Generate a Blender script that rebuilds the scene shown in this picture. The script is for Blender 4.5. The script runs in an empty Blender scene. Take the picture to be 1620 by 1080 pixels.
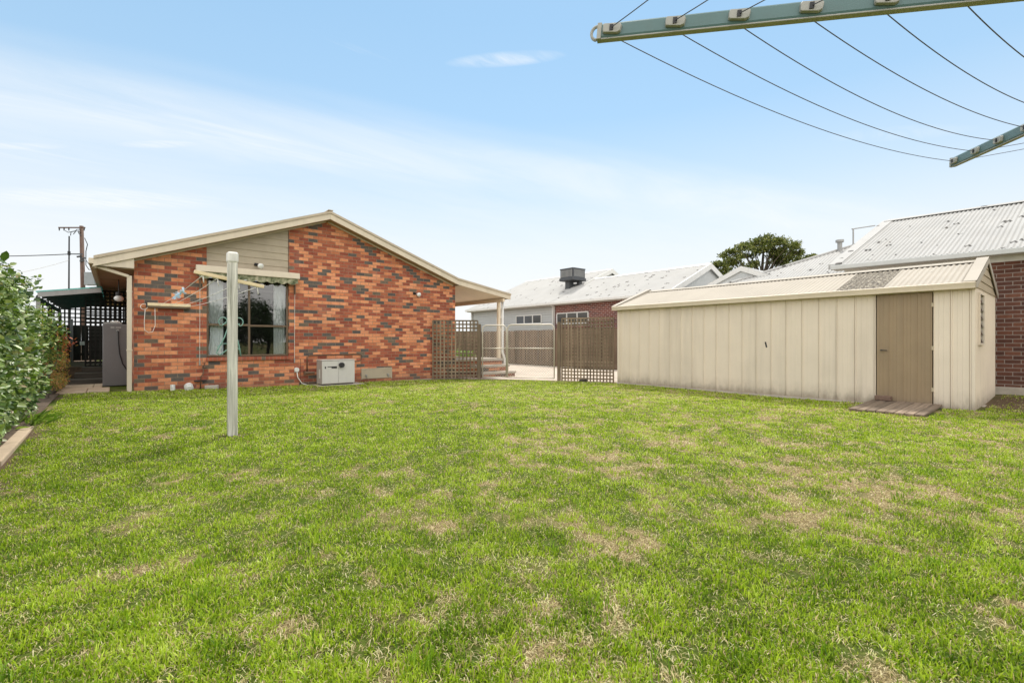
import bpy, math, random
import numpy as np
from mathutils import Vector, Matrix

random.seed(7)
RNG = np.random.default_rng(11)
C = bpy.context.scene.collection
R = math.radians
CAMZ = 1.15

# ------------------------------------------------------------------ ground shape
def sm(t):
    t = np.clip(t, 0.0, 1.0)
    return t * t * (3 - 2 * t)

def g(x, y):
    x = np.asarray(x, float); y = np.asarray(y, float)
    v = 0.09 * sm((y - 6) / 7) * sm((5 - x) / 6)
    v = v - 0.035 * sm((x - 5) / 3) * sm((y - 1.5) / 3)
    v = v + 0.05 * sm((x - 11.5) / 2.5) * sm((2.5 - y) / 2)
    v = v + 0.012 * np.sin(x * 1.3 + 0.7) * np.sin(y * 1.1 + 0.3) * sm((12 - y) / 3)
    return v

def gz(x, y):
    return float(g(x, y))

# ------------------------------------------------------------------ node helpers
def new_mat(name):
    m = bpy.data.materials.new(name)
    m.use_nodes = True
    nt = m.node_tree
    for n in list(nt.nodes):
        nt.nodes.remove(n)
    out = nt.nodes.new('ShaderNodeOutputMaterial')
    bs = nt.nodes.new('ShaderNodeBsdfPrincipled')
    nt.links.new(bs.outputs[0], out.inputs[0])
    return m, nt, bs, out

def N(nt, t, **kw):
    n = nt.nodes.new('ShaderNode' + t)
    for k, v in kw.items():
        if hasattr(n, k):
            setattr(n, k, v)
        else:
            n.inputs[k].default_value = v
    return n

def L(nt, a, b):
    nt.links.new(a, b)

def pos(nt, scale=(1, 1, 1), rot=(0, 0, 0)):
    ge = N(nt, 'NewGeometry')
    mp = N(nt, 'Mapping')
    mp.inputs['Scale'].default_value = scale
    mp.inputs['Rotation'].default_value = rot
    L(nt, ge.outputs['Position'], mp.inputs['Vector'])
    return mp.outputs[0]

def noise(nt, vec, scale, detail=4, rough=0.55, dist=0.0):
    n = N(nt, 'TexNoise')
    n.inputs['Scale'].default_value = scale
    n.inputs['Detail'].default_value = detail
    n.inputs['Roughness'].default_value = rough
    n.inputs['Distortion'].default_value = dist
    if vec is not None:
        L(nt, vec, n.inputs['Vector'])
    return n.outputs['Fac']

def ramp(nt, fac, stops, interp='LINEAR'):
    r = N(nt, 'ValToRGB')
    cr = r.color_ramp
    cr.interpolation = interp
    while len(cr.elements) < len(stops):
        cr.elements.new(0.5)
    for e, (p, c) in zip(cr.elements, stops):
        e.position = p
        if not hasattr(c, '__len__'):
            c = (c, c, c)
        e.color = (c[0], c[1], c[2], 1)
    L(nt, fac, r.inputs[0])
    return r.outputs[0]

def mixc(nt, fac, a, b, mode='MIX'):
    m = N(nt, 'MixRGB', blend_type=mode)
    for s, v in ((m.inputs[0], fac), (m.inputs[1], a), (m.inputs[2], b)):
        if isinstance(v, (int, float)):
            s.default_value = v if s.name == 'Fac' or s.type == 'VALUE' else (v, v, v, 1)
        elif isinstance(v, tuple):
            s.default_value = (v[0], v[1], v[2], 1)
        else:
            L(nt, v, s)
    return m.outputs[0]

def math_(nt, op, a, b=0.0, c=None, clamp=False):
    m = N(nt, 'Math', operation=op)
    m.use_clamp = clamp
    for i, v in enumerate((a, b) if c is None else (a, b, c)):
        if isinstance(v, (int, float)):
            m.inputs[i].default_value = v
        else:
            L(nt, v, m.inputs[i])
    return m.outputs[0]

def bump(nt, bs, height, strength=0.3, dist=0.01):
    b = N(nt, 'Bump')
    b.inputs['Strength'].default_value = strength
    b.inputs['Distance'].default_value = dist
    L(nt, height, b.inputs['Height'])
    L(nt, b.outputs[0], bs.inputs['Normal'])
    return b

def paint(name, col, rough=0.55, var=0.12, scale=6.0, dirt=0.25, dirtcol=(0.12, 0.10, 0.075),
          stretch=(1, 1, 0.18), bmp=0.08, metal=0.0, spec=0.4, splash=0.0):
    """Weathered painted / metal / plastic surface: mottling and streaky dirt."""
    m, nt, bs, _ = new_mat(name)
    p = pos(nt)
    ps = pos(nt, stretch)
    n1 = noise(nt, p, scale, 6, 0.6)
    n2 = noise(nt, ps, scale * 2.2, 5, 0.65)
    lo = tuple(max(0, c * (1 - var)) for c in col)
    hi = tuple(min(0.92, c * (1 + var)) for c in col)
    c1 = ramp(nt, n1, [(0.3, lo), (0.7, hi)])
    f = ramp(nt, n2, [(0.5, 0.0), (0.78, dirt)])
    c2 = mixc(nt, f, c1, dirtcol)
    if splash:
        # mud splashed up from the ground, ragged upper edge
        sp_ = N(nt, 'SeparateXYZ'); L(nt, p, sp_.inputs[0])
        hgt = math_(nt, 'SUBTRACT', sp_.outputs['Z'], math_(nt, 'MULTIPLY', noise(nt, pos(nt, (1, 1, 0.4)), 7, 6, 0.7), 0.42))
        c2 = mixc(nt, ramp(nt, math_(nt, 'ADD', hgt, 0.3), [(0.10, splash * 2.2), (0.26, splash * 0.5), (0.42, 0.0)]), c2, (0.16, 0.12, 0.085))
    L(nt, c2, bs.inputs['Base Color'])
    bs.inputs['Roughness'].default_value = rough
    bs.inputs['Metallic'].default_value = metal
    bs.inputs['Specular IOR Level'].default_value = spec
    if bmp:
        n3 = noise(nt, p, scale * 14, 3)
        bump(nt, bs, n3, bmp, 0.004)
    return m

def wood(name, col, col2, grain=(1, 1, 0.06), scale=30, rough=0.8, bmp=0.35, vary=0.7):
    m, nt, bs, _ = new_mat(name)
    p = pos(nt, grain)
    n1 = noise(nt, p, scale, 6, 0.65, 0.4)
    n2 = noise(nt, pos(nt), 2.3, 4)
    c1 = ramp(nt, n1, [(0.3, col2), (0.65, col)])
    c2 = mixc(nt, ramp(nt, n2, [(0.35, 0.45), (0.65, 0.0)]), c1, tuple(c * 0.55 for c in col), 'MIX')
    ge = N(nt, 'NewGeometry')
    f = math_(nt, 'MULTIPLY_ADD', ge.outputs['Random Per Island'], vary, 0.95 - vary * 0.5)
    c3 = mixc(nt, 1.0, c2, f, 'MULTIPLY')
    L(nt, c3, bs.inputs['Base Color'])
    bs.inputs['Roughness'].default_value = rough
    bs.inputs['Specular IOR Level'].default_value = 0.25
    bump(nt, bs, n1, bmp, 0.004)
    return m

def brick_mat(name, axis, stops, mortar, w=0.236, row=0.086, msize=0.005, offx=0.0, offz=0.0, speck=True):
    """Brickwork on the real brick module. axis 'x' or 'y' is the wall direction."""
    m, nt, bs, _ = new_mat(name)
    ge = N(nt, 'NewGeometry')
    sp = N(nt, 'SeparateXYZ')
    L(nt, ge.outputs['Position'], sp.inputs[0])
    cb = N(nt, 'CombineXYZ')
    L(nt, math_(nt, 'ADD', sp.outputs['X' if axis == 'x' else 'Y'], offx + 60.0), cb.inputs[0])
    L(nt, math_(nt, 'ADD', sp.outputs['Z'], offz + 8.6), cb.inputs[1])
    # the bricks are laid by hand: tiny wander in the coordinates
    wob = N(nt, 'TexNoise')
    wob.inputs['Scale'].default_value = 5.0
    L(nt, ge.outputs['Position'], wob.inputs['Vector'])
    wv = N(nt, 'VectorMath', operation='MULTIPLY_ADD')
    L(nt, wob.outputs['Color'], wv.inputs[0])
    wv.inputs[1].default_value = (0.008, 0.006, 0)
    L(nt, cb.outputs[0], wv.inputs[2])
    bt = N(nt, 'TexBrick')
    bt.offset = 0.5
    bt.inputs['Scale'].default_value = 1.0
    bt.inputs['Brick Width'].default_value = w
    bt.inputs['Row Height'].default_value = row
    bt.inputs['Mortar Size'].default_value = msize
    bt.inputs['Mortar Smooth'].default_value = 0.25
    bt.inputs['Color1'].default_value = (0, 0, 0, 1)
    bt.inputs['Color2'].default_value = (1, 1, 1, 1)
    bt.inputs['Mortar'].default_value = (0.5, 0.5, 0.5, 1)
    L(nt, wv.outputs[0], bt.inputs['Vector'])
    base = ramp(nt, bt.outputs['Color'], stops, 'CONSTANT')
    p = pos(nt)
    n1 = noise(nt, p, 14, 5, 0.6)
    base = mixc(nt, 1.0, base, ramp(nt, n1, [(0.25, 0.78), (0.75, 1.16)]), 'MULTIPLY')
    nl = noise(nt, p, 0.8, 3, 0.5)
    base = mixc(nt, 1.0, base, ramp(nt, nl, [(0.3, 0.9), (0.7, 1.06)]), 'MULTIPLY')
    n2 = noise(nt, p, 60, 4, 0.7)
    if speck:
        sk = noise(nt, p, 38, 2, 0.5)
        base = mixc(nt, ramp(nt, sk, [(0.70, 0.0), (0.74, 0.8)]), base, (0.035, 0.028, 0.025))
        sk2 = noise(nt, pos(nt, (1.3, 1.3, 1.3)), 55, 1, 0.5)
        base = mixc(nt, ramp(nt, sk2, [(0.755, 0.0), (0.775, 0.7)]), base, (0.6, 0.56, 0.5))
    # soil splash and damp staining low on the wall, pale bloom in patches
    hgt = math_(nt, 'SUBTRACT', sp.outputs['Z'], math_(nt, 'MULTIPLY', noise(nt, p, 3.0, 6, 0.7), 0.55))
    base = mixc(nt, ramp(nt, math_(nt, 'ADD', hgt, 0.35), [(0.08, 0.55), (0.30, 0.12), (0.5, 0.0)]), base, (0.13, 0.085, 0.06))
    bl = noise(nt, pos(nt, (1, 1, 0.5)), 1.7, 6, 0.7)
    base = mixc(nt, ramp(nt, bl, [(0.58, 0.0), (0.75, 0.16)]), base, (0.55, 0.42, 0.33))
    col = mixc(nt, bt.outputs['Fac'], base, mixc(nt, n1, tuple(c * 0.7 for c in mortar), tuple(c * 1.15 for c in mortar)))
    L(nt, col, bs.inputs['Base Color'])
    bs.inputs['Roughness'].default_value = 0.82
    bs.inputs['Specular IOR Level'].default_value = 0.25
    h = math_(nt, 'SUBTRACT', math_(nt, 'MULTIPLY', n2, 0.35), bt.outputs['Fac'])
    bump(nt, bs, h, 0.8, 0.006)
    return m

def leaf_mat(name, stops, rough=0.4, transl=0.3, spec=0.5):
    m, nt, bs, out = new_mat(name)
    ge = N(nt, 'NewGeometry')
    c = ramp(nt, ge.outputs['Random Per Island'], stops)
    n = noise(nt, pos(nt), 25, 3)
    c = mixc(nt, 1.0, c, ramp(nt, n, [(0.3, 0.75), (0.7, 1.2)]), 'MULTIPLY')
    L(nt, c, bs.inputs['Base Color'])
    bs.inputs['Roughness'].default_value = rough
    bs.inputs['Specular IOR Level'].default_value = spec
    tr = N(nt, 'BsdfTranslucent')
    L(nt, mixc(nt, 1.0, c, (1.0, 1.15, 0.45), 'MULTIPLY'), tr.inputs[0])
    mx = N(nt, 'MixShader')
    mx.inputs[0].default_value = transl
    L(nt, bs.outputs[0], mx.inputs[1])
    L(nt, tr.outputs[0], mx.inputs[2])
    L(nt, mx.outputs[0], out.inputs[0])
    return m

# ------------------------------------------------------------------ mesh helpers
class MB:
    def __init__(s):
        s.v = []; s.f = []
    def add(s, vs, fs):
        o = len(s.v)
        s.v += [tuple(v) for v in vs]
        s.f += [tuple(i + o for i in f) for f in fs]
        return s
    def box(s, x0, x1, y0, y1, z0, z1):
        return s.add([(x0, y0, z0), (x1, y0, z0), (x1, y1, z0), (x0, y1, z0),
                      (x0, y0, z1), (x1, y0, z1), (x1, y1, z1), (x0, y1, z1)],
                     [(0, 3, 2, 1), (4, 5, 6, 7), (0, 1, 5, 4), (1, 2, 6, 5), (2, 3, 7, 6), (3, 0, 4, 7)])
    def bar(s, a, b, w, h, up=(0, 0, 1)):
        """box beam from a to b, w across (horizontal), h along up."""
        a = Vector(a); b = Vector(b); d = (b - a).normalized(); u = Vector(up)
        r = d.cross(u)
        if r.length < 1e-5:
            r = d.cross(Vector((0, 1, 0)))
        r.normalize(); u = r.cross(d).normalized()
        vs = []
        for p in (a, b):
            for i, j in ((-1, -1), (1, -1), (1, 1), (-1, 1)):
                vs.append(p + r * (w / 2 * i) + u * (h / 2 * j))
        return s.add(vs, [(0, 1, 2, 3), (7, 6, 5, 4), (0, 4, 5, 1), (1, 5, 6, 2), (2, 6, 7, 3), (3, 7, 4, 0)])
    def tube(s, pts, r, n=8, cap=True):
        pts = [Vector(p) for p in pts]
        rs = r if hasattr(r, '__len__') else [r] * len(pts)
        rings = []
        prev = None
        for i, p in enumerate(pts):
            d = (pts[min(i + 1, len(pts) - 1)] - pts[max(i - 1, 0)]).normalized()
            if prev is None:
                u = d.cross(Vector((0, 0, 1)))
                if u.length < 1e-3:
                    u = d.cross(Vector((1, 0, 0)))
            else:
                u = prev - d * prev.dot(d)
            u.normalize(); prev = u
            w = d.cross(u)
            rings.append([p + (u * math.cos(2 * math.pi * k / n) + w * math.sin(2 * math.pi * k / n)) * rs[i] for k in range(n)])
        vs = [v for ring in rings for v in ring]
        fs = []
        for i in range(len(pts) - 1):
            for k in range(n):
                a = i * n + k; b = i * n + (k + 1) % n
                fs.append((a, b, b + n, a + n))
        if cap:
            fs.append(tuple(range(n))[::-1])
            fs.append(tuple((len(pts) - 1) * n + k for k in range(n)))
        return s.add(vs, fs)
    def prism(s, poly, axis, a, b):
        """poly 2-D in the plane normal to axis ('x': (y,z), 'y': (x,z), 'z': (x,y)), from a to b."""
        def P(q, t):
            if axis == 'x': return (t, q[0], q[1])
            if axis == 'y': return (q[0], t, q[1])
            return (q[0], q[1], t)
        n = len(poly)
        vs = [P(q, a) for q in poly] + [P(q, b) for q in poly]
        fs = [tuple(range(n)), tuple(range(2 * n - 1, n - 1, -1))]
        for i in range(n):
            j = (i + 1) % n
            fs.append((i, i + n, j + n, j))
        return s.add(vs, fs)
    def sphere(s, c, r, n=16, m=10, sz=1.0):
        vs = []; fs = []
        for i in range(m + 1):
            th = math.pi * i / m
            for k in range(n):
                ph = 2 * math.pi * k / n
                vs.append((c[0] + r * math.sin(th) * math.cos(ph), c[1] + r * math.sin(th) * math.sin(ph), c[2] + r * sz * math.cos(th)))
        for i in range(m):
            for k in range(n):
                fs.append((i * n + k, (i + 1) * n + k, (i + 1) * n + (k + 1) % n, i * n + (k + 1) % n))
        return s.add(vs, fs)
    def corr(s, fb, ft, s0, s1, pitch, amp, nrm, steps=6, rows=2):
        """corrugated sheet: columns run from fb(s) up to ft(s); waves along s."""
        k = max(2, int((s1 - s0) / pitch * steps))
        nrm = Vector(nrm).normalized()
        vs = []; fs = []
        for i in range(k + 1):
            t = s0 + (s1 - s0) * i / k
            o = nrm * (amp * math.sin(2 * math.pi * (t - s0) / pitch))
            a = Vector(fb(t)); b = Vector(ft(t))
            for j in range(rows):
                vs.append(a.lerp(b, j / (rows - 1)) + o)
        for i in range(k):
            for j in range(rows - 1):
                q = i * rows + j
                fs.append((q, q + rows, q + rows + 1, q + 1))
        return s.add(vs, fs)
    def build(s, name, mat, parent=None, smooth=False, bevel=0.0, seg=2):
        off = Vector(parent['_o']) if parent is not None else Vector((0, 0, 0))
        me = bpy.data.meshes.new(name)
        me.from_pydata([tuple(Vector(v) - off) for v in s.v], [], s.f)
        me.validate()
        bpy_recalc(me)
        me.materials.append(mat)
        if smooth:
            me.polygons.foreach_set('use_smooth', [True] * len(me.polygons))
        o = bpy.data.objects.new(name, me)
        C.objects.link(o)
        if parent is not None:
            o.parent = parent
            o['_o'] = tuple(off)
        if bevel:
            b = o.modifiers.new('edge', 'BEVEL')
            b.width = bevel; b.segments = seg; b.limit_method = 'ANGLE'; b.angle_limit = R(40)
        return o

import bmesh
def bpy_recalc(me):
    bm = bmesh.new(); bm.from_mesh(me)
    bmesh.ops.recalc_face_normals(bm, faces=bm.faces)
    bm.to_mesh(me); bm.free()

def thing(name, label, cat, loc, group=None):
    o = bpy.data.objects.new(name, None)
    o.empty_display_size = 0.1
    C.objects.link(o)
    o.location = loc
    o['_o'] = tuple(loc)
    o['label'] = label; o['category'] = cat
    if group: o['group'] = group
    return o

def tag(o, label, cat, group=None):
    o['label'] = label; o['category'] = cat
    if group: o['group'] = group
    return o

def struct(o):
    o['kind'] = 'structure'; return o

def rebase(o):
    """move the origin of a single-mesh thing to the bottom centre of its mesh"""
    vs = [v.co.copy() for v in o.data.vertices]
    mn = Vector([min(v[i] for v in vs) for i in range(3)]); mx = Vector([max(v[i] for v in vs) for i in range(3)])
    c = Vector(((mn.x + mx.x) / 2, (mn.y + mx.y) / 2, mn.z))
    o.data.transform(Matrix.Translation(-c)); o.location = c
    return o

def np_mesh(name, verts, quads=None, tris=None, mat=None, parent=None, smooth=False):
    """fast mesh from numpy arrays"""
    off = np.array(parent['_o']) if parent is not None else np.zeros(3)
    me = bpy.data.meshes.new(name)
    verts = np.asarray(verts, np.float32) - off.astype(np.float32)
    loops = []; starts = []; tot = 0
    nq = 0 if quads is None else len(quads); nt_ = 0 if tris is None else len(tris)
    me.vertices.add(len(verts)); me.vertices.foreach_set('co', verts.ravel())
    arr = []
    if nq: arr.append(np.asarray(quads, np.int32).ravel())
    if nt_: arr.append(np.asarray(tris, np.int32).ravel())
    idx = np.concatenate(arr)
    me.loops.add(len(idx)); me.loops.foreach_set('vertex_index', idx)
    st = np.concatenate([np.arange(nq) * 4, nq * 4 + np.arange(nt_) * 3]).astype(np.int32)
    me.polygons.add(nq + nt_); me.polygons.foreach_set('loop_start', st)
    me.update(calc_edges=True)
    if smooth:
        me.polygons.foreach_set('use_smooth', np.ones(nq + nt_, bool))
    if mat: me.materials.append(mat)
    o = bpy.data.objects.new(name, me); C.objects.link(o)
    if parent is not None:
        o.parent = parent; o['_o'] = tuple(off)
    return o

def leaves(name, cen, axis, nrm, length, width, mat, parent=None, fold=0.25, droop=0.15):
    """pointed oval leaves folded along the midrib. cen = leaf base, axis = pointing, nrm = approximate up."""
    n = len(cen)
    axis = axis / (np.linalg.norm(axis, axis=1, keepdims=True) + 1e-9)
    side = np.cross(axis, nrm); side /= (np.linalg.norm(side, axis=1, keepdims=True) + 1e-9)
    up = np.cross(side, axis)
    Ln = length[:, None]; W = width[:, None]
    b = cen
    l1 = cen + axis * Ln * 0.35 + side * W * 0.5 + up * W * fold
    r1 = cen + axis * Ln * 0.35 - side * W * 0.5 + up * W * fold
    l2 = cen + axis * Ln * 0.72 + side * W * 0.40 + up * (W * fold - Ln * droop * 0.5)
    r2 = cen + axis * Ln * 0.72 - side * W * 0.40 + up * (W * fold - Ln * droop * 0.5)
    t = cen + axis * Ln - up * Ln * droop
    v = np.stack([b, l1, l2, t, r2, r1], 1).reshape(-1, 3)
    k = np.arange(n)[:, None] * 6
    q = np.concatenate([k + np.array([[0, 1, 2, 3]]), k + np.array([[0, 3, 4, 5]])])
    return np_mesh(name, v, quads=q, mat=mat, parent=parent)

def rnd_dir(n):
    v = RNG.normal(size=(n, 3)); return v / np.linalg.norm(v, axis=1, keepdims=True)

def vnoise(x, y, seed=0):
    """cheap smooth value noise on arrays"""
    xi = np.floor(x).astype(int); yi = np.floor(y).astype(int)
    fx = x - xi; fy = y - yi
    fx = fx * fx * (3 - 2 * fx); fy = fy * fy * (3 - 2 * fy)
    def h(a, b):
        k = (a * 374761393 + b * 668265263 + seed * 1442695041) & 0xffffffff
        k = ((k ^ (k >> 13)) * 1274126177) & 0xffffffff
        return ((k ^ (k >> 16)) & 0xffff) / 65535.0
    return (h(xi, yi) * (1 - fx) + h(xi + 1, yi) * fx) * (1 - fy) + (h(xi, yi + 1) * (1 - fx) + h(xi + 1, yi + 1) * fx) * fy
# ------------------------------------------------------------------ camera, light, sky
SUN_EL, SUN_AZ = R(57), R(50)      # azimuth measured from +Y towards +X
cam = bpy.data.cameras.new('camera')
cam.sensor_width = 36; cam.lens = 750 / 1620 * 36
cam.clip_start = 0.05; cam.clip_end = 2000
camo = bpy.data.objects.new('camera', cam); C.objects.link(camo)
camo.location = (0, 0, CAMZ)
camo.rotation_euler = (R(90), 0, -R(39.9))
bpy.context.scene.camera = camo

sun = bpy.data.lights.new('sun', 'SUN')
sun.energy = 1.6; sun.angle = R(6.0); sun.color = (1.0, 0.95, 0.87)
suno = bpy.data.objects.new('sun', sun); C.objects.link(suno)
sd = Vector((math.sin(SUN_AZ) * math.cos(SUN_EL), math.cos(SUN_AZ) * math.cos(SUN_EL), math.sin(SUN_EL)))
suno.rotation_euler = sd.to_track_quat('Z', 'Y').to_euler()
suno.location = (8, 8, 20)

w = bpy.data.worlds.new('World'); bpy.context.scene.world = w
w.use_nodes = True
nt = w.node_tree
for n in list(nt.nodes): nt.nodes.remove(n)
wo = nt.nodes.new('ShaderNodeOutputWorld'); bg = nt.nodes.new('ShaderNodeBackground')
sky = nt.nodes.new('ShaderNodeTexSky'); sky.sky_type = 'NISHITA'; sky.sun_disc = False
sky.sun_elevation = SUN_EL; sky.sun_rotation = SUN_AZ
sky.air_density = 1.0; sky.dust_density = 0.05; sky.ozone_density = 1.6; sky.altitude = 0
tc = nt.nodes.new('ShaderNodeTexCoord')
sp = N(nt, 'SeparateXYZ'); L(nt, tc.outputs['Generated'], sp.inputs[0])
zc = math_(nt, 'MAXIMUM', sp.outputs['Z'], 0.03)
U = math_(nt, 'DIVIDE', sp.outputs['X'], zc); V = math_(nt, 'DIVIDE', sp.outputs['Y'], zc)
# cirrus sheet lying in a high flat layer: one long band plus thin streaks
band = math_(nt, 'ADD', V, math_(nt, 'MULTIPLY', U, 0.30))
cv = N(nt, 'CombineXYZ'); L(nt, U, cv.inputs[0]); L(nt, V, cv.inputs[1])
mp = N(nt, 'Mapping'); mp.inputs['Rotation'].default_value = (0, 0, R(17)); mp.inputs['Scale'].default_value = (0.55, 1.7, 1)
L(nt, cv.outputs[0], mp.inputs[0])
n1 = noise(nt, mp.outputs[0], 1.3, 9, 0.62, 0.6)
n2 = noise(nt, cv.outputs[0], 0.8, 3, 0.5)
bandw = math_(nt, 'ADD', band, math_(nt, 'MULTIPLY', math_(nt, 'SUBTRACT', n2, 0.5), 0.25))
up_ = ramp(nt, math_(nt, 'MULTIPLY', math_(nt, 'SUBTRACT', bandw, 2.0), 0.25), [(0.015, 0.0), (0.05, 0.16), (0.11, 0.62), (0.20, 0.72), (0.32, 0.34), (0.6, 0.30), (1.0, 0.3)], 'EASE')
tex = ramp(nt, n1, [(0.28, 0.38), (0.70, 1.15)])
cl = math_(nt, 'MULTIPLY', up_, tex, clamp=True)
# small wisps
mp2 = N(nt, 'Mapping'); mp2.inputs['Rotation'].default_value = (0, 0, R(52)); mp2.inputs['Scale'].default_value = (0.32, 1.9, 1)
L(nt, cv.outputs[0], mp2.inputs[0])
n3 = noise(nt, mp2.outputs[0], 1.1, 7, 0.6, 0.8)
wisp = ramp(nt, n3, [(0.60, 0.0), (0.80, 0.55)])
n4 = noise(nt, mp.outputs[0], 9, 6, 0.6, 0.5)
def puff_(u0, v0, la, lb, tilt, strength):
    du = math_(nt, 'SUBTRACT', U, u0); dv = math_(nt, 'SUBTRACT', V, v0)
    a_ = math_(nt, 'ADD', math_(nt, 'MULTIPLY', du, 0.767), math_(nt, 'MULTIPLY', dv, -0.641))
    b_ = math_(nt, 'ADD', math_(nt, 'MULTIPLY', du, 0.641), math_(nt, 'MULTIPLY', dv, 0.767))
    b_ = math_(nt, 'ADD', b_, math_(nt, 'MULTIPLY', a_, tilt))
    rr = math_(nt, 'ADD', math_(nt, 'POWER', math_(nt, 'ABSOLUTE', math_(nt, 'DIVIDE', a_, la)), 2.0), math_(nt, 'POWER', math_(nt, 'ABSOLUTE', math_(nt, 'DIVIDE', b_, lb)), 2.0))
    return math_(nt, 'MULTIPLY', ramp(nt, rr, [(0.0, strength), (1.0, 0.0)]), ramp(nt, n4, [(0.35, 0.2), (0.65, 1.0)]))
puff = puff_(1.06, 1.306, .22, .05, .12, .8)
for q in ((-.10, 4.45, .95, .30, .0, .85), (.165, 3.0, .22, .05, .05, .6), (-.40, 3.5, .30, .05, .0, .5), (2.9, .55, .35, .10, .1, .25)):
    puff = math_(nt, 'ADD', puff, puff_(*q))
call = math_(nt, 'ADD', math_(nt, 'ADD', cl, wisp), puff, clamp=True)
# pale haze that thickens towards the horizon
hz = ramp(nt, sp.outputs['Z'], [(0.0, 1.0), (0.10, 0.93), (0.18, 0.74), (0.30, 0.34), (0.42, 0.06), (0.56, 0.0)])
SKYSAT = mixc(nt, 0.55, mixc(nt, 1.0, sky.outputs[0], (0.46, 0.47, 0.42), 'MULTIPLY'), (1.17, 1.93, 2.66))
CLOUD = (2.55, 2.65, 2.72)
s1 = mixc(nt, math_(nt, 'MULTIPLY', hz, 0.97), SKYSAT, (2.60, 2.58, 2.56))
s2 = mixc(nt, math_(nt, 'MULTIPLY', call, 0.8), s1, CLOUD)
# bright cloud added out of view as fill light: near the zenith, behind the camera
zenith_fill = N(nt, 'MapRange'); zenith_fill.interpolation_type = 'SMOOTHSTEP'
L(nt, sp.outputs['Z'], zenith_fill.inputs[0]); zenith_fill.inputs[1].default_value = 0.64; zenith_fill.inputs[2].default_value = 0.82
s2 = mixc(nt, math_(nt, 'MULTIPLY', zenith_fill.outputs[0], 0.8), s2, (3.2, 3.15, 3.05))
back = math_(nt, 'ADD', math_(nt, 'MULTIPLY', sp.outputs['X'], -0.6414), math_(nt, 'MULTIPLY', sp.outputs['Y'], -0.7672))
bk = N(nt, 'MapRange'); bk.interpolation_type = 'SMOOTHSTEP'
L(nt, back, bk.inputs[0]); bk.inputs[1].default_value = -0.15; bk.inputs[2].default_value = 0.45
nb_ = noise(nt, mp.outputs[0], 1.6, 7, 0.6, 0.4)
s2 = mixc(nt, math_(nt, 'MULTIPLY', bk.outputs[0], ramp(nt, nb_, [(0.35, 0.55), (0.6, 0.95)])), s2, (6.4, 6.15, 5.8))
L(nt, s2, bg.inputs[0])
bg.inputs[1].default_value = 0.15
L(nt, bg.outputs[0], wo.inputs[0])

vs_ = bpy.context.scene.view_settings
bpy.context.scene.display_settings.display_device = 'sRGB'
vs_.view_transform = 'Standard'; vs_.look = 'None'; vs_.exposure = 1.35; vs_.gamma = 1.0
vs_.use_curve_mapping = False
cy = bpy.context.scene.cycles
cy.max_bounces = 8; cy.transparent_max_bounces = 12
cy.use_denoising = True
cy.denoiser = 'OPENIMAGEDENOISE'; cy.denoising_input_passes = 'RGB_ALBEDO_NORMAL'; cy.denoising_prefilter = 'ACCURATE'

# ------------------------------------------------------------------ materials
OR1, OR2, RB1, RB2, DK1, DK2 = (0.72, 0.295, 0.145), (0.62, 0.225, 0.105), (0.38, 0.108, 0.06), (0.30, 0.08, 0.048), (0.125, 0.105, 0.092), (0.165, 0.125, 0.09)
HSTOPS = [(0.0, OR1), (0.07, RB1), (0.15, (0.66, 0.255, 0.125)), (0.225, RB2), (0.30, OR2), (0.37, (0.42, 0.135, 0.07)), (0.44, DK1), (0.495, OR1),
          (0.58, (0.32, 0.09, 0.055)), (0.65, (0.70, 0.285, 0.15)), (0.71, RB1), (0.785, (0.105, 0.088, 0.08)), (0.83, (0.52, 0.18, 0.088)), (0.90, RB2), (0.955, DK2)]
MORT = (0.31, 0.225, 0.155)
M_brx = brick_mat('house_brick', 'x', HSTOPS, MORT, offx=-0.305, offz=0.0)
M_bry = brick_mat('house_brick_side', 'y', HSTOPS, MORT)
M_sill = brick_mat('sill_brick', 'x', [(0.0, RB1), (0.45, RB2), (0.8, DK2), (0.9, RB1)], MORT, w=0.086, row=0.40, offz=0.05, speck=False)
NST = [(0.0, (0.19, 0.06, 0.045)), (0.4, (0.15, 0.05, 0.04)), (0.7, (0.23, 0.075, 0.055)), (0.9, (0.12, 0.045, 0.04))]
M_nby = brick_mat('neighbour_brick', 'y', NST, (0.55, 0.47, 0.42), msize=0.008, speck=False)
NST2 = [(0.0, (0.145, 0.062, 0.043)), (0.4, (0.11, 0.049, 0.036)), (0.7, (0.175, 0.074, 0.048)), (0.9, (0.09, 0.042, 0.034))]
M_nby2 = brick_mat('neighbour_dark_brick', 'y', NST2, (0.34, 0.285, 0.25), msize=0.007, speck=False)
M_trim = paint('trim_paint', (0.63, 0.54, 0.42), 0.5, 0.06, 3, 0.15)
M_trimd = paint('roof_edge_paint', (0.47, 0.39, 0.29), 0.5, 0.08, 3, 0.2)
M_creamsoff = paint('cream_soffit', (0.72, 0.60, 0.45), 0.6, 0.05, 2, 0.12)
M_soff = paint('brown_soffit', (0.36, 0.27, 0.18), 0.65, 0.08, 2, 0.15)
M_wb = paint('weatherboard_paint', (0.40, 0.335, 0.245), 0.55, 0.08, 3, 0.22, stretch=(0.3, 1, 1))
M_wframe = paint('bronze_window_frame', (0.13, 0.085, 0.05), 0.4, 0.1, 8, 0.1)
M_white = paint('white_paint', (0.68, 0.67, 0.64), 0.45, 0.04, 4, 0.15)
M_offw = paint('offwhite_plastic', (0.70, 0.68, 0.63), 0.45, 0.06, 8, 0.3)
M_shed = paint('shed_cream', (0.685, 0.595, 0.485), 0.45, 0.05, 1.1, 0.26, stretch=(1, 1, 0.08), bmp=0.0, splash=0.28)
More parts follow.
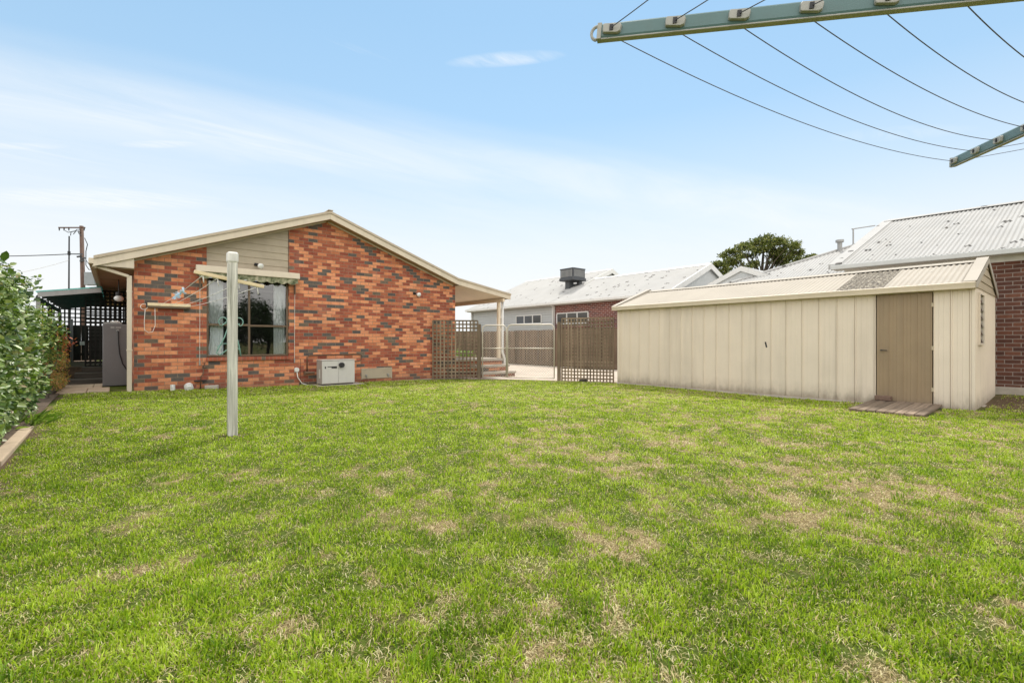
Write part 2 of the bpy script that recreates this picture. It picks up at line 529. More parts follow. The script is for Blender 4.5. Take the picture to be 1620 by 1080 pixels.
M_sheddoor = paint('shed_door_brown', (0.285, 0.208, 0.126), 0.45, 0.07, 2, 0.2, stretch=(1, 1, 0.1), bmp=0.0, splash=0.2)
M_shedtan = paint('shed_tan', (0.45, 0.375, 0.265), 0.5, 0.06, 2, 0.2)
M_conc = paint('concrete', (0.42, 0.37, 0.31), 0.9, 0.18, 3, 0.35, stretch=(1, 1, 1), bmp=0.4)
M_drive = paint('driveway_concrete', (0.52, 0.44, 0.36), 0.9, 0.12, 0.9, 0.3, stretch=(1, 1, 1), bmp=0.3)
M_paver = paint('paver', (0.44, 0.34, 0.235), 0.9, 0.16, 3, 0.35, stretch=(1, 1, 1), bmp=0.4)
M_latt = wood('weathered_lattice', (0.26, 0.20, 0.135), (0.15, 0.11, 0.075), rough=0.85)
M_dklatt = wood('dark_lattice', (0.035, 0.032, 0.028), (0.02, 0.018, 0.016))
M_dkfence = wood('dark_fence', (0.04, 0.038, 0.032), (0.022, 0.02, 0.018), (1, 1, 0.08))
M_pal = wood('grey_paling', (0.27, 0.19, 0.13), (0.11, 0.073, 0.05), (1, 1, 0.05), 22)
M_post = wood('bleached_post', (0.90, 0.87, 0.78), (0.20, 0.195, 0.155), (1, 1, 0.035), 42, vary=0.0)
M_deck = wood('deck_board', (0.31, 0.235, 0.17), (0.15, 0.11, 0.08), (0.05, 1, 1), 26)
M_sleeper = wood('sleeper', (0.11, 0.095, 0.075), (0.05, 0.042, 0.035), (0.06, 1, 1), 20)
M_gal = paint('galvanised_tube', (0.60, 0.55, 0.47), 0.45, 0.08, 10, 0.2, metal=0.35)
M_wire = paint('galvanised_wire', (0.52, 0.48, 0.42), 0.6, 0.05, 10, 0.1, bmp=0)
M_black = paint('black_rubber', (0.02, 0.02, 0.022), 0.5, 0.1, 10, 0.1)
M_tank = paint('grey_tank', (0.15, 0.145, 0.15), 0.45, 0.06, 2, 0.15)
M_tankl = paint('grey_tank_lid', (0.32, 0.32, 0.31), 0.5, 0.08, 4, 0.2)
M_heat = paint('heater_grey', (0.56, 0.535, 0.50), 0.4, 0.03, 3, 0.1)
M_heatd = paint('heater_shaded_side', (0.40, 0.36, 0.33), 0.45, 0.04, 3, 0.15)  # heater grey darkened: shade of the side put into the colour
M_copper = paint('old_copper', (0.16, 0.10, 0.065), 0.5, 0.2, 20, 0.3, metal=0.5)
M_steel = paint('steel', (0.35, 0.34, 0.33), 0.4, 0.1, 10, 0.2, metal=0.6)
M_teal = paint('teal_enamel', (0.10, 0.175, 0.18), 0.4, 0.05, 5, 0.15, stretch=(1, 1, 1), bmp=0.02)
M_tealg = paint('green_enamel', (0.045, 0.16, 0.125), 0.45, 0.05, 5, 0.1, stretch=(1, 1, 1), bmp=0.02)
M_clip = paint('aged_grey_plastic', (0.36, 0.355, 0.325), 0.5, 0.06, 20, 0.2, stretch=(1, 1, 1))
M_line = paint('grey_line', (0.10, 0.095, 0.11), 0.6, 0.05, 10, 0.1, bmp=0)
M_cord = paint('white_cord', (0.75, 0.73, 0.68), 0.7, 0.05, 10, 0.1, bmp=0)
M_cream = paint('cream_enamel', (0.72, 0.58, 0.36), 0.4, 0.05, 8, 0.15)
M_hose = paint('teal_cord', (0.20, 0.36, 0.31), 0.5, 0.08, 8, 0.1)
M_soil = paint('soil', (0.10, 0.07, 0.045), 0.95, 0.35, 9, 0.5, stretch=(1, 1, 1), dirtcol=(0.03, 0.02, 0.015), bmp=0.8)
M_cooler = paint('cooler_grey', (0.06, 0.064, 0.07), 0.55, 0.12, 4, 0.2)
M_pole = wood('pole_timber', (0.17, 0.11, 0.085), (0.09, 0.06, 0.05), (1, 1, 0.1), 9)
M_polebox = paint('pole_box', (0.26, 0.29, 0.30), 0.5, 0.05, 3, 0.1)
M_greyclad = paint('grey_cladding', (0.50, 0.51, 0.50), 0.55, 0.04, 3, 0.1)
M_bark = wood('bark', (0.10, 0.08, 0.06), (0.045, 0.036, 0.03), (1, 1, 0.2), 12)
M_pegs = paint('blue_pegs', (0.42, 0.60, 0.74), 0.45, 0.2, 30, 0.1, stretch=(1, 1, 1))
M_glob = paint('opal_glass', (0.78, 0.78, 0.76), 0.2, 0.02, 3, 0.05)

def roof_mat(name, col, speckcol, sscale, thr):
    m, nt, bs, _ = new_mat(name)
    p = pos(nt)
    n1 = noise(nt, p, 1.2, 5, 0.6)
    c = ramp(nt, n1, [(0.3, tuple(x * 0.93 for x in col)), (0.7, tuple(min(0.9, x * 1.05) for x in col))])
    vo = N(nt, 'TexVoronoi'); vo.inputs['Scale'].default_value = sscale
    L(nt, p, vo.inputs['Vector'])
    sc_ = N(nt, 'SeparateXYZ'); L(nt, vo.outputs['Color'], sc_.inputs[0])
    rad = math_(nt, 'MULTIPLY', math_(nt, 'POWER', sc_.outputs[0], 2.0), thr)
    dist_ = math_(nt, 'ADD', vo.outputs['Distance'], math_(nt, 'MULTIPLY', math_(nt, 'SUBTRACT', noise(nt, p, 30, 3), .5), .12))
    k = ramp(nt, math_(nt, 'SUBTRACT', rad, dist_), [(0.0, 0.0), (0.03, 0.9)])
    c = mixc(nt, k, c, speckcol)
    st = noise(nt, pos(nt, (0.2, 1, 0.3)), 6, 4, 0.6)
    c = mixc(nt, ramp(nt, st, [(0.5, 0.0), (0.8, 0.18)]), c, (0.3, 0.26, 0.2))
    L(nt, c, bs.inputs['Base Color'])
    bs.inputs['Roughness'].default_value = 0.7; bs.inputs['Specular IOR Level'].default_value = 0.2
    return m
M_roofw = roof_mat('white_roof', (0.39, 0.385, 0.372), (0.06, 0.055, 0.05), 3.4, 0.36)
M_roofs = roof_mat('shed_roof', (0.41, 0.37, 0.31), (0.2, 0.18, 0.15), 5.0, 0.13)
def lichen_mat():
    m, nt, bs, _ = new_mat('lichen_sheet')
    p = pos(nt)
    n = noise(nt, p, 22, 6, 0.75)
    c = ramp(nt, n, [(0.38, (0.06, 0.052, 0.042)), (0.52, (0.17, 0.145, 0.11)), (0.62, (0.45, 0.41, 0.33))])
    L(nt, c, bs.inputs['Base Color']); bs.inputs['Roughness'].default_value = 0.9
    bump(nt, bs, n, 0.6, 0.01)
    return m
M_lichen = lichen_mat()

def glass_mat(name, tint=(0.9, 0.95, 0.95), refl=1.0):
    m, nt, bs, out = new_mat(name)
    nt.nodes.remove(bs)
    gl = N(nt, 'BsdfGlossy'); gl.inputs['Roughness'].default_value = 0.015
    gl.inputs['Color'].default_value = (refl, refl, refl, 1)
    tr = N(nt, 'BsdfTransparent'); tr.inputs['Color'].default_value = (tint[0], tint[1], tint[2], 1)
    fr = N(nt, 'Fresnel'); fr.inputs['IOR'].default_value = 1.6
    f2 = math_(nt, 'MULTIPLY_ADD', fr.outputs[0], 1.3, 0.05, clamp=True)
    # panes are never perfectly flat
    wob = noise(nt, pos(nt), 1.4, 2)
    b = N(nt, 'Bump'); b.inputs['Strength'].default_value = 0.02; b.inputs['Distance'].default_value = 0.03
    L(nt, wob, b.inputs['Height']); L(nt, b.outputs[0], gl.inputs['Normal'])
    mx = N(nt, 'MixShader'); L(nt, f2, mx.inputs[0]); L(nt, tr.outputs[0], mx.inputs[1]); L(nt, gl.outputs[0], mx.inputs[2])
    L(nt, mx.outputs[0], out.inputs[0])
    return m
M_glass = glass_mat('window_glass', (0.86, 0.90, 0.90))
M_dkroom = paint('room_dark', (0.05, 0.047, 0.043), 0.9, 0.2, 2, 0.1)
M_dkglass = paint('dark_pane', (0.05, 0.055, 0.06), 0.08, 0.1, 1, 0.0, bmp=0, spec=0.8)
def curtain_mat():
    m, nt, bs, out = new_mat('sheer_curtain')
    bs.inputs['Base Color'].default_value = (0.88, 0.90, 0.91, 1); bs.inputs['Roughness'].default_value = 0.9
    tr = N(nt, 'BsdfTranslucent'); tr.inputs[0].default_value = (0.8, 0.82, 0.82, 1)
    mx = N(nt, 'MixShader'); mx.inputs[0].default_value = 0.3
    L(nt, bs.outputs[0], mx.inputs[1]); L(nt, tr.outputs[0], mx.inputs[2]); L(nt, mx.outputs[0], out.inputs[0])
    return m
M_curt = curtain_mat()
def awn_mat():
    m, nt, bs, _ = new_mat('awning_canvas')
    n = noise(nt, pos(nt), 9, 5, 0.65)
    L(nt, ramp(nt, n, [(0.35, (0.06, 0.075, 0.035)), (0.5, (0.20, 0.205, 0.12)), (0.68, (0.42, 0.38, 0.27))]), bs.inputs['Base Color'])
    bs.inputs['Roughness'].default_value = 0.9
    return m
M_awn = awn_mat()
def grn_roof():
    m, nt, bs, out = new_mat('green_translucent_sheet')
    bs.inputs['Base Color'].default_value = (0.08, 0.22, 0.20, 1); bs.inputs['Roughness'].default_value = 0.5
    tr = N(nt, 'BsdfTranslucent'); tr.inputs[0].default_value = (0.10, 0.33, 0.28, 1)
    mx = N(nt, 'MixShader'); mx.inputs[0].default_value = 0.75
    L(nt, bs.outputs[0], mx.inputs[1]); L(nt, tr.outputs[0], mx.inputs[2]); L(nt, mx.outputs[0], out.inputs[0])
    return m
M_grn = grn_roof()

# lawn: one field decides where the turf is thin and strawy, used by soil and blades alike
def dryness(x, y):
    x = np.asarray(x, float); y = np.asarray(y, float)
    wx_ = x + .35 * (vnoise(x * 1.7, y * 1.7, 41) - .5); wy_ = y + .35 * (vnoise(x * 1.7, y * 1.7, 43) - .5)
    v = .14 * vnoise(wx_ * .8, wy_ * .8, 9) + .26 * vnoise(wx_ * 2.3, wy_ * 2.3, 12) + .34 * vnoise(wx_ * 5.5, wy_ * 5.5, 15) + .26 * vnoise(wx_ * 12, wy_ * 12, 17)
    v = (v - .5) * 1.7 + .5
    worn = sm((x - .45 * y + .3) / 3.2) * np.clip(1.15 - (y - 2.0) / 9.0, .30, 1)
    v = v - .215 + .235 * worn
    edge = sm((-.60 - (x + .5 * (vnoise(x * 2.2, y * 2.2, 31) - .3))) / .25) * sm((y - 1.0) / 2)
    bare = np.exp(-(((x - 12.7) / 1.5) ** 2 + ((y - .75) / .5) ** 2))
    post_ = .95 * np.exp(-((x - 1.1) ** 2 + (y - 6.58) ** 2) / .17 ** 2)
    return np.clip(v, 0, 1), np.clip(np.maximum(np.maximum(edge, bare * 1.3), post_), 0, 1)

def lawn_mat():
    m, nt, bs, _ = new_mat('lawn_soil')
    p = pos(nt)
    at_ = N(nt, 'Attribute'); at_.attribute_name = 'dry'
    at2 = N(nt, 'Attribute'); at2.attribute_name = 'bare'
    n = noise(nt, p, 45, 5, 0.75)
    nf = noise(nt, p, 130, 3, 0.7)
    green = ramp(nt, n, [(0.3, (0.03, 0.048, 0.007)), (0.7, (0.13, 0.17, 0.028))])
    straw = ramp(nt, nf, [(0.3, (0.085, 0.062, 0.032)), (0.5, (0.25, 0.19, 0.095)), (0.7, (0.50, 0.39, 0.21))])
    c = mixc(nt, ramp(nt, at_.outputs['Fac'], [(0.34, 0.0), (0.70, 0.95)]), green, straw)
    c = mixc(nt, at2.outputs['Fac'], c, ramp(nt, nf, [(0.3, (0.045, 0.03, 0.02)), (0.7, (0.20, 0.14, 0.09))]))
    L(nt, c, bs.inputs['Base Color']); bs.inputs['Roughness'].default_value = 0.95
    bs.inputs['Specular IOR Level'].default_value = 0.1
    bump(nt, bs, n, 0.9, 0.02)
    return m
M_lawn = lawn_mat()

def blade_mat():
    m, nt, bs, out = new_mat('grass_blade')
    at_ = N(nt, 'Attribute'); at_.attribute_name = 'pigment_sheen'
    c = at_.outputs['Color']
    L(nt, c, bs.inputs['Base Color']); bs.inputs['Roughness'].default_value = 0.5
    bs.inputs['Specular IOR Level'].default_value = 0.25
    tr = N(nt, 'BsdfTranslucent'); L(nt, c, tr.inputs[0])
    mx = N(nt, 'MixShader'); mx.inputs[0].default_value = 0.38
    L(nt, bs.outputs[0], mx.inputs[1]); L(nt, tr.outputs[0], mx.inputs[2]); L(nt, mx.outputs[0], out.inputs[0])
    return m
M_blade = blade_mat()

# ------------------------------------------------------------------ ground
def axis_pts(lo, hi, step, far):
    a = list(np.arange(lo, hi + 1e-6, step))
    d = step; p = lo
    left = []
    while p > -far:
        d *= 1.6; p -= d; left.append(p)
    d = step; p = hi; right = []
    while p < far:
        d *= 1.6; p += d; right.append(p)
    return np.array(left[::-1] + a + right)
xs = axis_pts(-4, 16, 0.08, 600); ys = axis_pts(-3, 16, 0.08, 600)
X, Y = np.meshgrid(xs, ys, indexing='ij')
near = np.exp(-((np.maximum(0, np.abs(X - 6) - 12)) ** 2 + (np.maximum(0, np.abs(Y - 10) - 14)) ** 2) / 60)
Z = g(X, Y) * near
ny = len(ys)
vv = np.stack([X, Y, Z], -1).reshape(-1, 3)
ii, jj = np.meshgrid(np.arange(len(xs) - 1), np.arange(ny - 1), indexing='ij')
k = (ii * ny + jj).ravel()
go = struct(np_mesh('ground', vv, quads=np.stack([k, k + ny, k + ny + 1, k + 1], 1), mat=M_lawn, smooth=True))
dr_, br_ = dryness(X, Y)
for nm, arr in (('dry', dr_), ('bare', br_)):
    a_ = go.data.attributes.new(nm, 'FLOAT', 'POINT'); a_.data.foreach_set('value', arr.ravel().astype(np.float32))

def sheet(name, poly_fn, x0, x1, y0, y1, dz, mat, step=0.5):
    """sheet draped 4 mm or more above the ground; poly_fn(x, y) moves grid points"""
    nx = max(2, int((x1 - x0) / step) + 1); n2 = max(2, int((y1 - y0) / step) + 1)
    a = np.linspace(x0, x1, nx); b = np.linspace(y0, y1, n2)
    A, B = np.meshgrid(a, b, indexing='ij')
    if poly_fn: A, B = poly_fn(A, B)
    Zs = g(A, B) + dz
    v = np.stack([A, B, Zs], -1).reshape(-1, 3)
    i, j = np.meshgrid(np.arange(nx - 1), np.arange(n2 - 1), indexing='ij')
    q = (i * n2 + j).ravel()
    return np_mesh(name, v, quads=np.stack([q, q + n2, q + n2 + 1, q + 1], 1), mat=mat, smooth=True)

# driveway beyond the gates: its near edge follows the diagonal fence line
def drive_fn(A, B):
    near_y = np.interp(A, [7.7, 8.85, 10.27, 11.1, 11.2, 16], [12.75, 12.0, 9.98, 8.55, 8.5, 8.5])
    t = (B - 8.5) / (42 - 8.5)
    return A, near_y + t * (42 - near_y)
struct(sheet('driveway', drive_fn, 8.5, 16.0, 8.5, 42, 0.010, M_drive, 0.25))
struct(sheet('garden_bed_soil', None, -4.2, -0.86, 3.0, 15.4, 0.02, M_soil, 0.2))

# grass blades
def lerp_cols(stops, t):
    p = np.array([a for a, _ in stops]); c = np.array([b for _, b in stops])
    return np.stack([np.interp(t, p, c[:, k]) for k in range(3)], 1)
def lawn_points(n, dmax, power):
    d = 1.25 + (dmax - 1.25) * RNG.random(n) ** power
    lat = (-1.32 + 2.64 * RNG.random(n)) * d
    th = 39.9 * math.pi / 180
    x = d * math.sin(th) + lat * math.cos(th); y = d * math.cos(th) - lat * math.sin(th)
    keep = (x > -0.78) & (y < 12.98) & ~((x > 10.82) & (y > 1.0) & (y < 9)) & (x < 14.1)
    keep &= y < np.interp(x, [7.4, 8.85, 10.27, 11.1, 11.2, 16], [12.98, 12.1, 10.1, 8.7, 3.0, 3.0])
    keep &= ~((x > 9.33) & (y > 1.45) & (y < 2.5))
    return x[keep], y[keep], d[keep]
def grass():
    xs_, ys_, hs, ws, ln_, co = [], [], [], [], [], []
    # upright green shoots in small tufts
    x, y, d = lawn_points(1100000, 14.5, 1.62)
    dry, bare = dryness(x, y)
    cn = .5 * vnoise(x * 9, y * 9, 3) + .5 * vnoise(x * 21, y * 21, 5)
    dens = np.clip((cn - .30 - .30 * (dry - .40)) / .22, .05, 1) * (1 - .93 * bare) * np.clip(.60 + d / 9, 0, 1)
    k = RNG.random(len(x)) < dens * .80
    x, y, d, cn, dry = x[k], y[k], d[k], cn[k], dry[k]
    m = len(x)
    h = (.012 + .020 * RNG.random(m)) * (.6 + .9 * cn) * np.where(RNG.random(m) < .05, 1.7, 1.0)
    t = np.clip(.55 * RNG.random(m) + .40 * vnoise(x * 6.5, y * 6.5, 51) + .02 + .07 * (vnoise(x * .9, y * .9, 53) - .5) + .11 * (d - 4) / 6, 0, 1)  # farther blades paler: grazing-view brightness put into their colour
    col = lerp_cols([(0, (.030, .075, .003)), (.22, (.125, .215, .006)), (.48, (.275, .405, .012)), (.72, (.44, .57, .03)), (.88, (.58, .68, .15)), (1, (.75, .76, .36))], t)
    col = np.where((RNG.random(m) < .07)[:, None], np.array([[.55, .44, .20]]) * (.7 + .5 * RNG.random((m, 1))), col)
    xs_.append(x); ys_.append(y); hs.append(h); ln_.append(.15 + .95 * RNG.random(m)); co.append(col)
    ws.append((.0026 + .0030 * RNG.random(m)) * np.clip(d / 3.0, 1, 3.2))
    # dead and mown blades lying about, thick where the turf is thin
    x, y, d = lawn_points(800000, 14.5, 1.7)
    dry, bare = dryness(x, y)
    dens = np.clip(.34 + 1.1 * (dry - .40), .22, 1) * (1 - .80 * bare) * np.clip(.5 + d / 9, 0, 1)
    k = RNG.random(len(x)) < dens * .85
    x, y, d = x[k], y[k], d[k]; m = len(x)
    t = np.clip(RNG.random(m) * .8 + .3 * vnoise(x * 6, y * 6, 61) - .05, 0, 1)
    col = lerp_cols([(0, (.11, .08, .035)), (.25, (.36, .275, .125)), (.55, (.64, .53, .26)), (.85, (.78, .70, .44)), (1, (.62, .68, .22))], t)
    xs_.append(x); ys_.append(y); hs.append(.016 + .026 * RNG.random(m)); ln_.append(1.2 + .36 * RNG.random(m)); co.append(col)
    ws.append((.0014 + .0016 * RNG.random(m)) * np.clip(d / 3.0, 1, 3.2))
    # stronger tufts that the mower missed
    for _ in range(170):
        cx, cy_, cd = [float(v[0]) for v in lawn_points(200, 9.0, 1.1)]
        if cx < -.4: continue
        q = int(RNG.integers(14, 46)); r = .02 + .05 * RNG.random()
        x = cx + r * RNG.normal(size=q); y = cy_ + r * RNG.normal(size=q)
        xs_.append(x); ys_.append(y); hs.append(.03 + .04 * RNG.random(q)); ln_.append(.1 + .7 * RNG.random(q))
        co.append(lerp_cols([(0, (.05, .12, .004)), (.5, (.16, .29, .010)), (1, (.30, .45, .03))], RNG.random(q))); ws.append(.003 + .0035 * RNG.random(q))
    x, y, h, lean, wd = [np.concatenate(v) for v in (xs_, ys_, hs, ln_, ws)]; col = np.concatenate(co); m = len(x)
    z = g(x, y); az = RNG.random(m) * 2 * math.pi
    dx, dy = np.cos(az), np.sin(az)
    base = np.stack([x, y, z - .002 + np.where(lean > 1.15, .004 * RNG.random(m), 0)], 1)
    def pt(f, ang):
        return base + np.stack([dx * np.sin(ang) * h * f, dy * np.sin(ang) * h * f, np.maximum(np.cos(ang), .06) * h * f], 1)
    s = np.stack([-dy, dx, np.zeros(m)], 1) * wd[:, None] / 2
    mid = pt(.58, lean * .7); tip = pt(1.0, lean)
    v = np.stack([base - s * .8, base + s * .8, mid + s, mid - s, tip], 1).reshape(-1, 3)
    k = np.arange(m)[:, None] * 5
    o = np_mesh('grass', v, quads=k + np.array([[0, 1, 2, 3]]), tris=k + np.array([[3, 2, 4]]), mat=M_blade)
    a_ = o.data.attributes.new('pigment_sheen', 'FLOAT_COLOR', 'POINT')
    rgba = np.concatenate([np.repeat(col, 5, 0), np.ones((m * 5, 1))], 1).astype(np.float32)
    a_.data.foreach_set('color', rgba.ravel())
    o['kind'] = 'stuff'
    o['label'] = 'short patchy green lawn with straw coloured dry patches'
    print('blades', m)
grass()
# ------------------------------------------------------------------ brick house
YW = 13.04          # face of the gable wall
house = thing('brick_house', 'single storey house with multicoloured brick gable wall and beige barge boards', 'house', (4.4, YW, 0.0))
def under(x):       # underside of the barge boards
    if x <= 4.373: return 2.666 + (x + 0.342) * (4.392 - 2.666) / 4.715
    if x <= 8.41: return 4.392 + (x - 4.373) * (2.965 - 4.392) / (8.41 - 4.373)
    return 2.965 + (x - 8.41) * (2.613 - 2.965) / (10.59 - 8.41)
GB = -0.15
# gable wall in one mesh with the full-height window bay left open
WX0, WX1, SILL = 1.627, 3.419, 0.79
b = MB()
b.prism([(0.305, GB), (WX0, GB), (WX0, under(WX0) - .02), (0.305, under(0.305) - .005)], 'y', YW, YW + 0.11)
b.prism([(WX0, GB), (WX1, GB), (WX1, SILL - 0.10), (WX0, SILL - 0.10)], 'y', YW, YW + 0.11)
b.prism([(WX1, GB), (8.49, GB), (8.49, under(8.49) + .0), (8.41, under(8.41)), (4.373, under(4.373)), (WX1, under(WX1) - .02)], 'y', YW, YW + 0.11)
b.build('gable_wall', M_brx, house)
b = MB(); b.box(0.305, 0.415, YW + 0.111, 26, GB, 2.9); b.build('side_wall', M_bry, house)
b = MB(); b.box(8.38, 8.49, YW + 0.111, 26, GB, 2.95); b.build('side_wall', M_bry, house)
b = MB(); b.box(0.42, 8.37, 25.9, 26, GB, 2.9); b.build('rear_wall', M_bry, house)
b = MB(); b.box(WX1 + 0.05, 8.46, YW - 0.05, YW - 0.002, GB, -0.015)
b.build('footing', M_conc, house)
# expansion joints: thin dark grooves are real gaps in the photo, shown as recessed sealant strips
b = MB(); b.box(3.70, 3.708, YW - 0.0025, YW - 0.001, 0.0, 0.70); b.build('expansion_joint', M_black, house)
# roof skin
TOP = 0.215
prof = [(-0.342, under(-0.342) + TOP), (4.373, under(4.373) + TOP), (8.41, under(8.41) + TOP), (10.60, under(10.6) + TOP - .012)]
poly = prof + [(p[0], p[1] - 0.062) for p in prof[::-1]]
b = MB(); b.prism(poly, 'y', YW - 0.325, 26.4); roof = b.build('roof', M_trimd, house)
b = MB(); b.box(4.31, 4.436, YW - 0.34, 26.4, 4.612, 4.632); b.build('ridge_cap', M_trimd, roof)
# barge boards
def barge(x0, x1):
    bb = MB()
    bb.prism([(x0, under(x0)), (x1, under(x1)), (x1, under(x1) + TOP - 0.064), (x0, under(x0) + TOP - 0.064)], 'y', YW - 0.30, YW - 0.262)
    return bb
barge(-0.345, 4.372).build('barge_board', M_trim, house, bevel=0.003)
barge(4.374, 8.409).build('barge_board', M_trim, house, bevel=0.003)
barge(8.411, 10.59).build('barge_board', M_trim, house, bevel=0.003)
# lining under the verge overhang
for x0, x1 in ((0.31, 4.372), (4.374, 8.40)):
    b = MB(); b.prism([(x0, under(x0) + .005), (x1, under(x1) + .005), (x1, under(x1) + .025), (x0, under(x0) + .025)], 'y', YW - 0.261, YW - 0.001); b.build('verge_lining', M_soff, house)
for x0, x1 in ((0.31, 4.36), (4.40, 8.40)):
    b = MB(); b.prism([(x0, under(x0) - .03), (x1, under(x1) - .03), (x1, under(x1) + .003), (x0, under(x0) + .003)], 'y', YW - 0.03, YW - 0.002); b.build('wall_trim', M_trim, house)
# boxed eave on the left
b = MB(); b.prism([(-0.30, 2.69), (0.300, 2.69), (0.300, under(0.30) + .0), (-0.30, under(-0.30) + .0)], 'y', YW - 0.258, YW - 0.23)
b.build('eave_end', M_trim, house)
b = MB(); b.box(-0.30, 0.303, YW - 0.225, 26, 2.672, 2.688); b.build('eave_soffit', M_soff, house)
for yj in np.arange(YW + 2.2, 26, 2.4):
    b = MB(); b.box(-0.29, 0.30, yj, yj + 0.03, 2.662, 2.671); b.build('soffit_batten', M_soff, house)
b = MB(); b.box(-0.325, -0.301, YW - 0.25, 26, 2.64, 2.82); b.build('fascia', M_trimd, house)
b = MB(); b.box(-0.42, -0.326, YW - 0.29, 26.2, 2.72, 2.835); b.build('gutter', M_trim, house, bevel=0.01)
b = MB(); b.bar((-0.36, YW - 0.17, 2.70), (0.21, YW - 0.10, 2.53), 0.075, 0.06)
b.bar((0.225, YW - 0.10, 2.545), (0.225, YW - 0.06, 0.07), 0.085, 0.06, up=(0, 1, 0))
dp = b.build('downpipe', M_trim, house, bevel=0.006)
for zz in (0.95, 2.2):
    b = MB(); b.box(0.175, 0.275, YW - 0.115, YW - 0.003, zz, zz + 0.03); b.build('pipe_strap', M_trim, dp)
# weatherboard infill above the window
b = MB(); zz = 2.705
while zz < 4.04:
    hh = 0.172
    for_x1 = WX1 - 0.012
    ztop = min(zz + hh, 9)
    # board clipped to the rake
    xl = WX0 + 0.004
    pl = [(xl, zz), (for_x1, zz), (for_x1, min(ztop, under(for_x1) - .01)), (xl, min(ztop, under(xl) - .01))]
    if under(xl) - .01 <= zz:
        xs_ = xl + (zz + .01 - under(xl)) * 4.715 / (4.392 - 2.666) + .03
        pl = [(xs_, zz), (for_x1, zz), (for_x1, min(ztop, under(for_x1) - .01))]
        if under(for_x1) - .01 > ztop:
            xt = xs_ + hh * 4.715 / (4.392 - 2.666)
            pl = [(xs_, zz), (for_x1, zz), (for_x1, ztop), (min(xt, for_x1 - .01), ztop)]
        if xs_ > for_x1 - 0.05: break
    elif under(xl) - .01 < ztop:
        xt = xl + (ztop + .01 - under(xl)) * 4.715 / (4.392 - 2.666)
        pl = [(xl, zz), (for_x1, zz), (for_x1, ztop), (xt, ztop), (xl, under(xl) - .01)]
    n_ = len(pl)
    vs = [(p[0], YW + 0.012 + 0.016 * (p[1] - zz) / hh, p[1]) for p in pl] + [(p[0], YW + 0.06, p[1]) for p in pl]
    fs = [tuple(range(n_)), tuple(range(2 * n_ - 1, n_ - 1, -1))] + [(i, i + n_, (i + 1) % n_ + n_, (i + 1) % n_) for i in range(n_)]
    b.add(vs, fs); zz += hh
b.build('weatherboard_panel', M_wb, house)
b = MB(); b.box(WX1 - 0.011, WX1 - 0.001, YW + 0.005, YW + 0.08, 2.7, under(WX1) - .03); b.build('corner_bead', M_wframe, house)
# window
HEAD = 2.70
b = MB()
y0, y1 = YW + 0.035, YW + 0.085
b.box(WX0 + .002, WX0 + .045, y0, y1, SILL, HEAD); b.box(WX1 - .05, WX1 - .002, y0, y1, SILL, HEAD)
b.box(WX0 + .045, WX1 - .05, y0, y1, SILL, SILL + .04); b.box(WX0 + .045, WX1 - .05, y0, y1, HEAD - .04, HEAD)
MX = 2.52
b.box(MX - .022, MX + .022, y0 + .004, y1, SILL + .04, HEAD - .04)
b.box(WX0 + .045, MX - .022, y0 + .002, y1, 1.525, 1.572); b.box(MX + .022, WX1 - .05, y0 + .006, y1, 1.515, 1.562)
win = b.build('window', M_wframe, house, bevel=0.003)
b = MB()
for xa, xb in ((WX0 + .045, MX - .022), (MX + .022, WX1 - .05)):
    for za, zb in ((SILL + .04, 1.515), (1.572, HEAD - .04)):
        b.add([(xa, y0 + .03, za), (xb, y0 + .03, za), (xb, y0 + .03, zb), (xa, y0 + .03, zb)], [(0, 1, 2, 3)])
b.build('window_glass', M_glass, win)
b = MB()
b.box(WX0 - .01, WX1 + .01, YW - 0.055, YW + 0.034, SILL - 0.098, SILL - 0.012)
b.build('window_sill', M_sill, house, bevel=0.006)
# room behind the window
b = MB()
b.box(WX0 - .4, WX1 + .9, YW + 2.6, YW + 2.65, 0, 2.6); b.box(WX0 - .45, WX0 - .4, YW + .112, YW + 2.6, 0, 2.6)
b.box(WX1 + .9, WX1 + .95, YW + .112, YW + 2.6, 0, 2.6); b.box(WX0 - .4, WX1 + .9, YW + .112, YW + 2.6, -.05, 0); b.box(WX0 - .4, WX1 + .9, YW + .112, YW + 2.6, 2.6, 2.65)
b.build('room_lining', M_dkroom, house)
def curtain(xa, xb, label, pinch=0.0):
    nx = 60; nz = 12; vs = []; fs = []
    for i in range(nx + 1):
        for j in range(nz + 1):
            t = i / nx; u = j / nz
            z = 0.83 + (HEAD - 0.87) * u
            wv_ = xa + (xb - xa) * t
            if pinch and u < 0.55:
                wv_ = wv_ + pinch * (1 - t) * math.sin((0.55 - u) / 0.55 * math.pi) * 0.6
            vs.append((wv_, YW + 0.17 + 0.010 * math.sin(t * 26) * (0.4 + 0.6 * (1 - u)) , z))
    for i in range(nx):
        for j in range(nz):
            q = i * (nz + 1) + j
            fs.append((q, q + nz + 1, q + nz + 2, q + 1))
    o = MB().add(vs, fs).build('curtain', M_curt, None, smooth=True)
    tag(rebase(o), label, 'curtain', 'sheer curtains inside the window')
curtain(WX0 + .03, WX0 + .36, 'white sheer curtain at the post side of the house window', 0.10)
curtain(WX1 - .32, WX1 - .04, 'narrow pale curtain gathered at the window side nearest the heater')
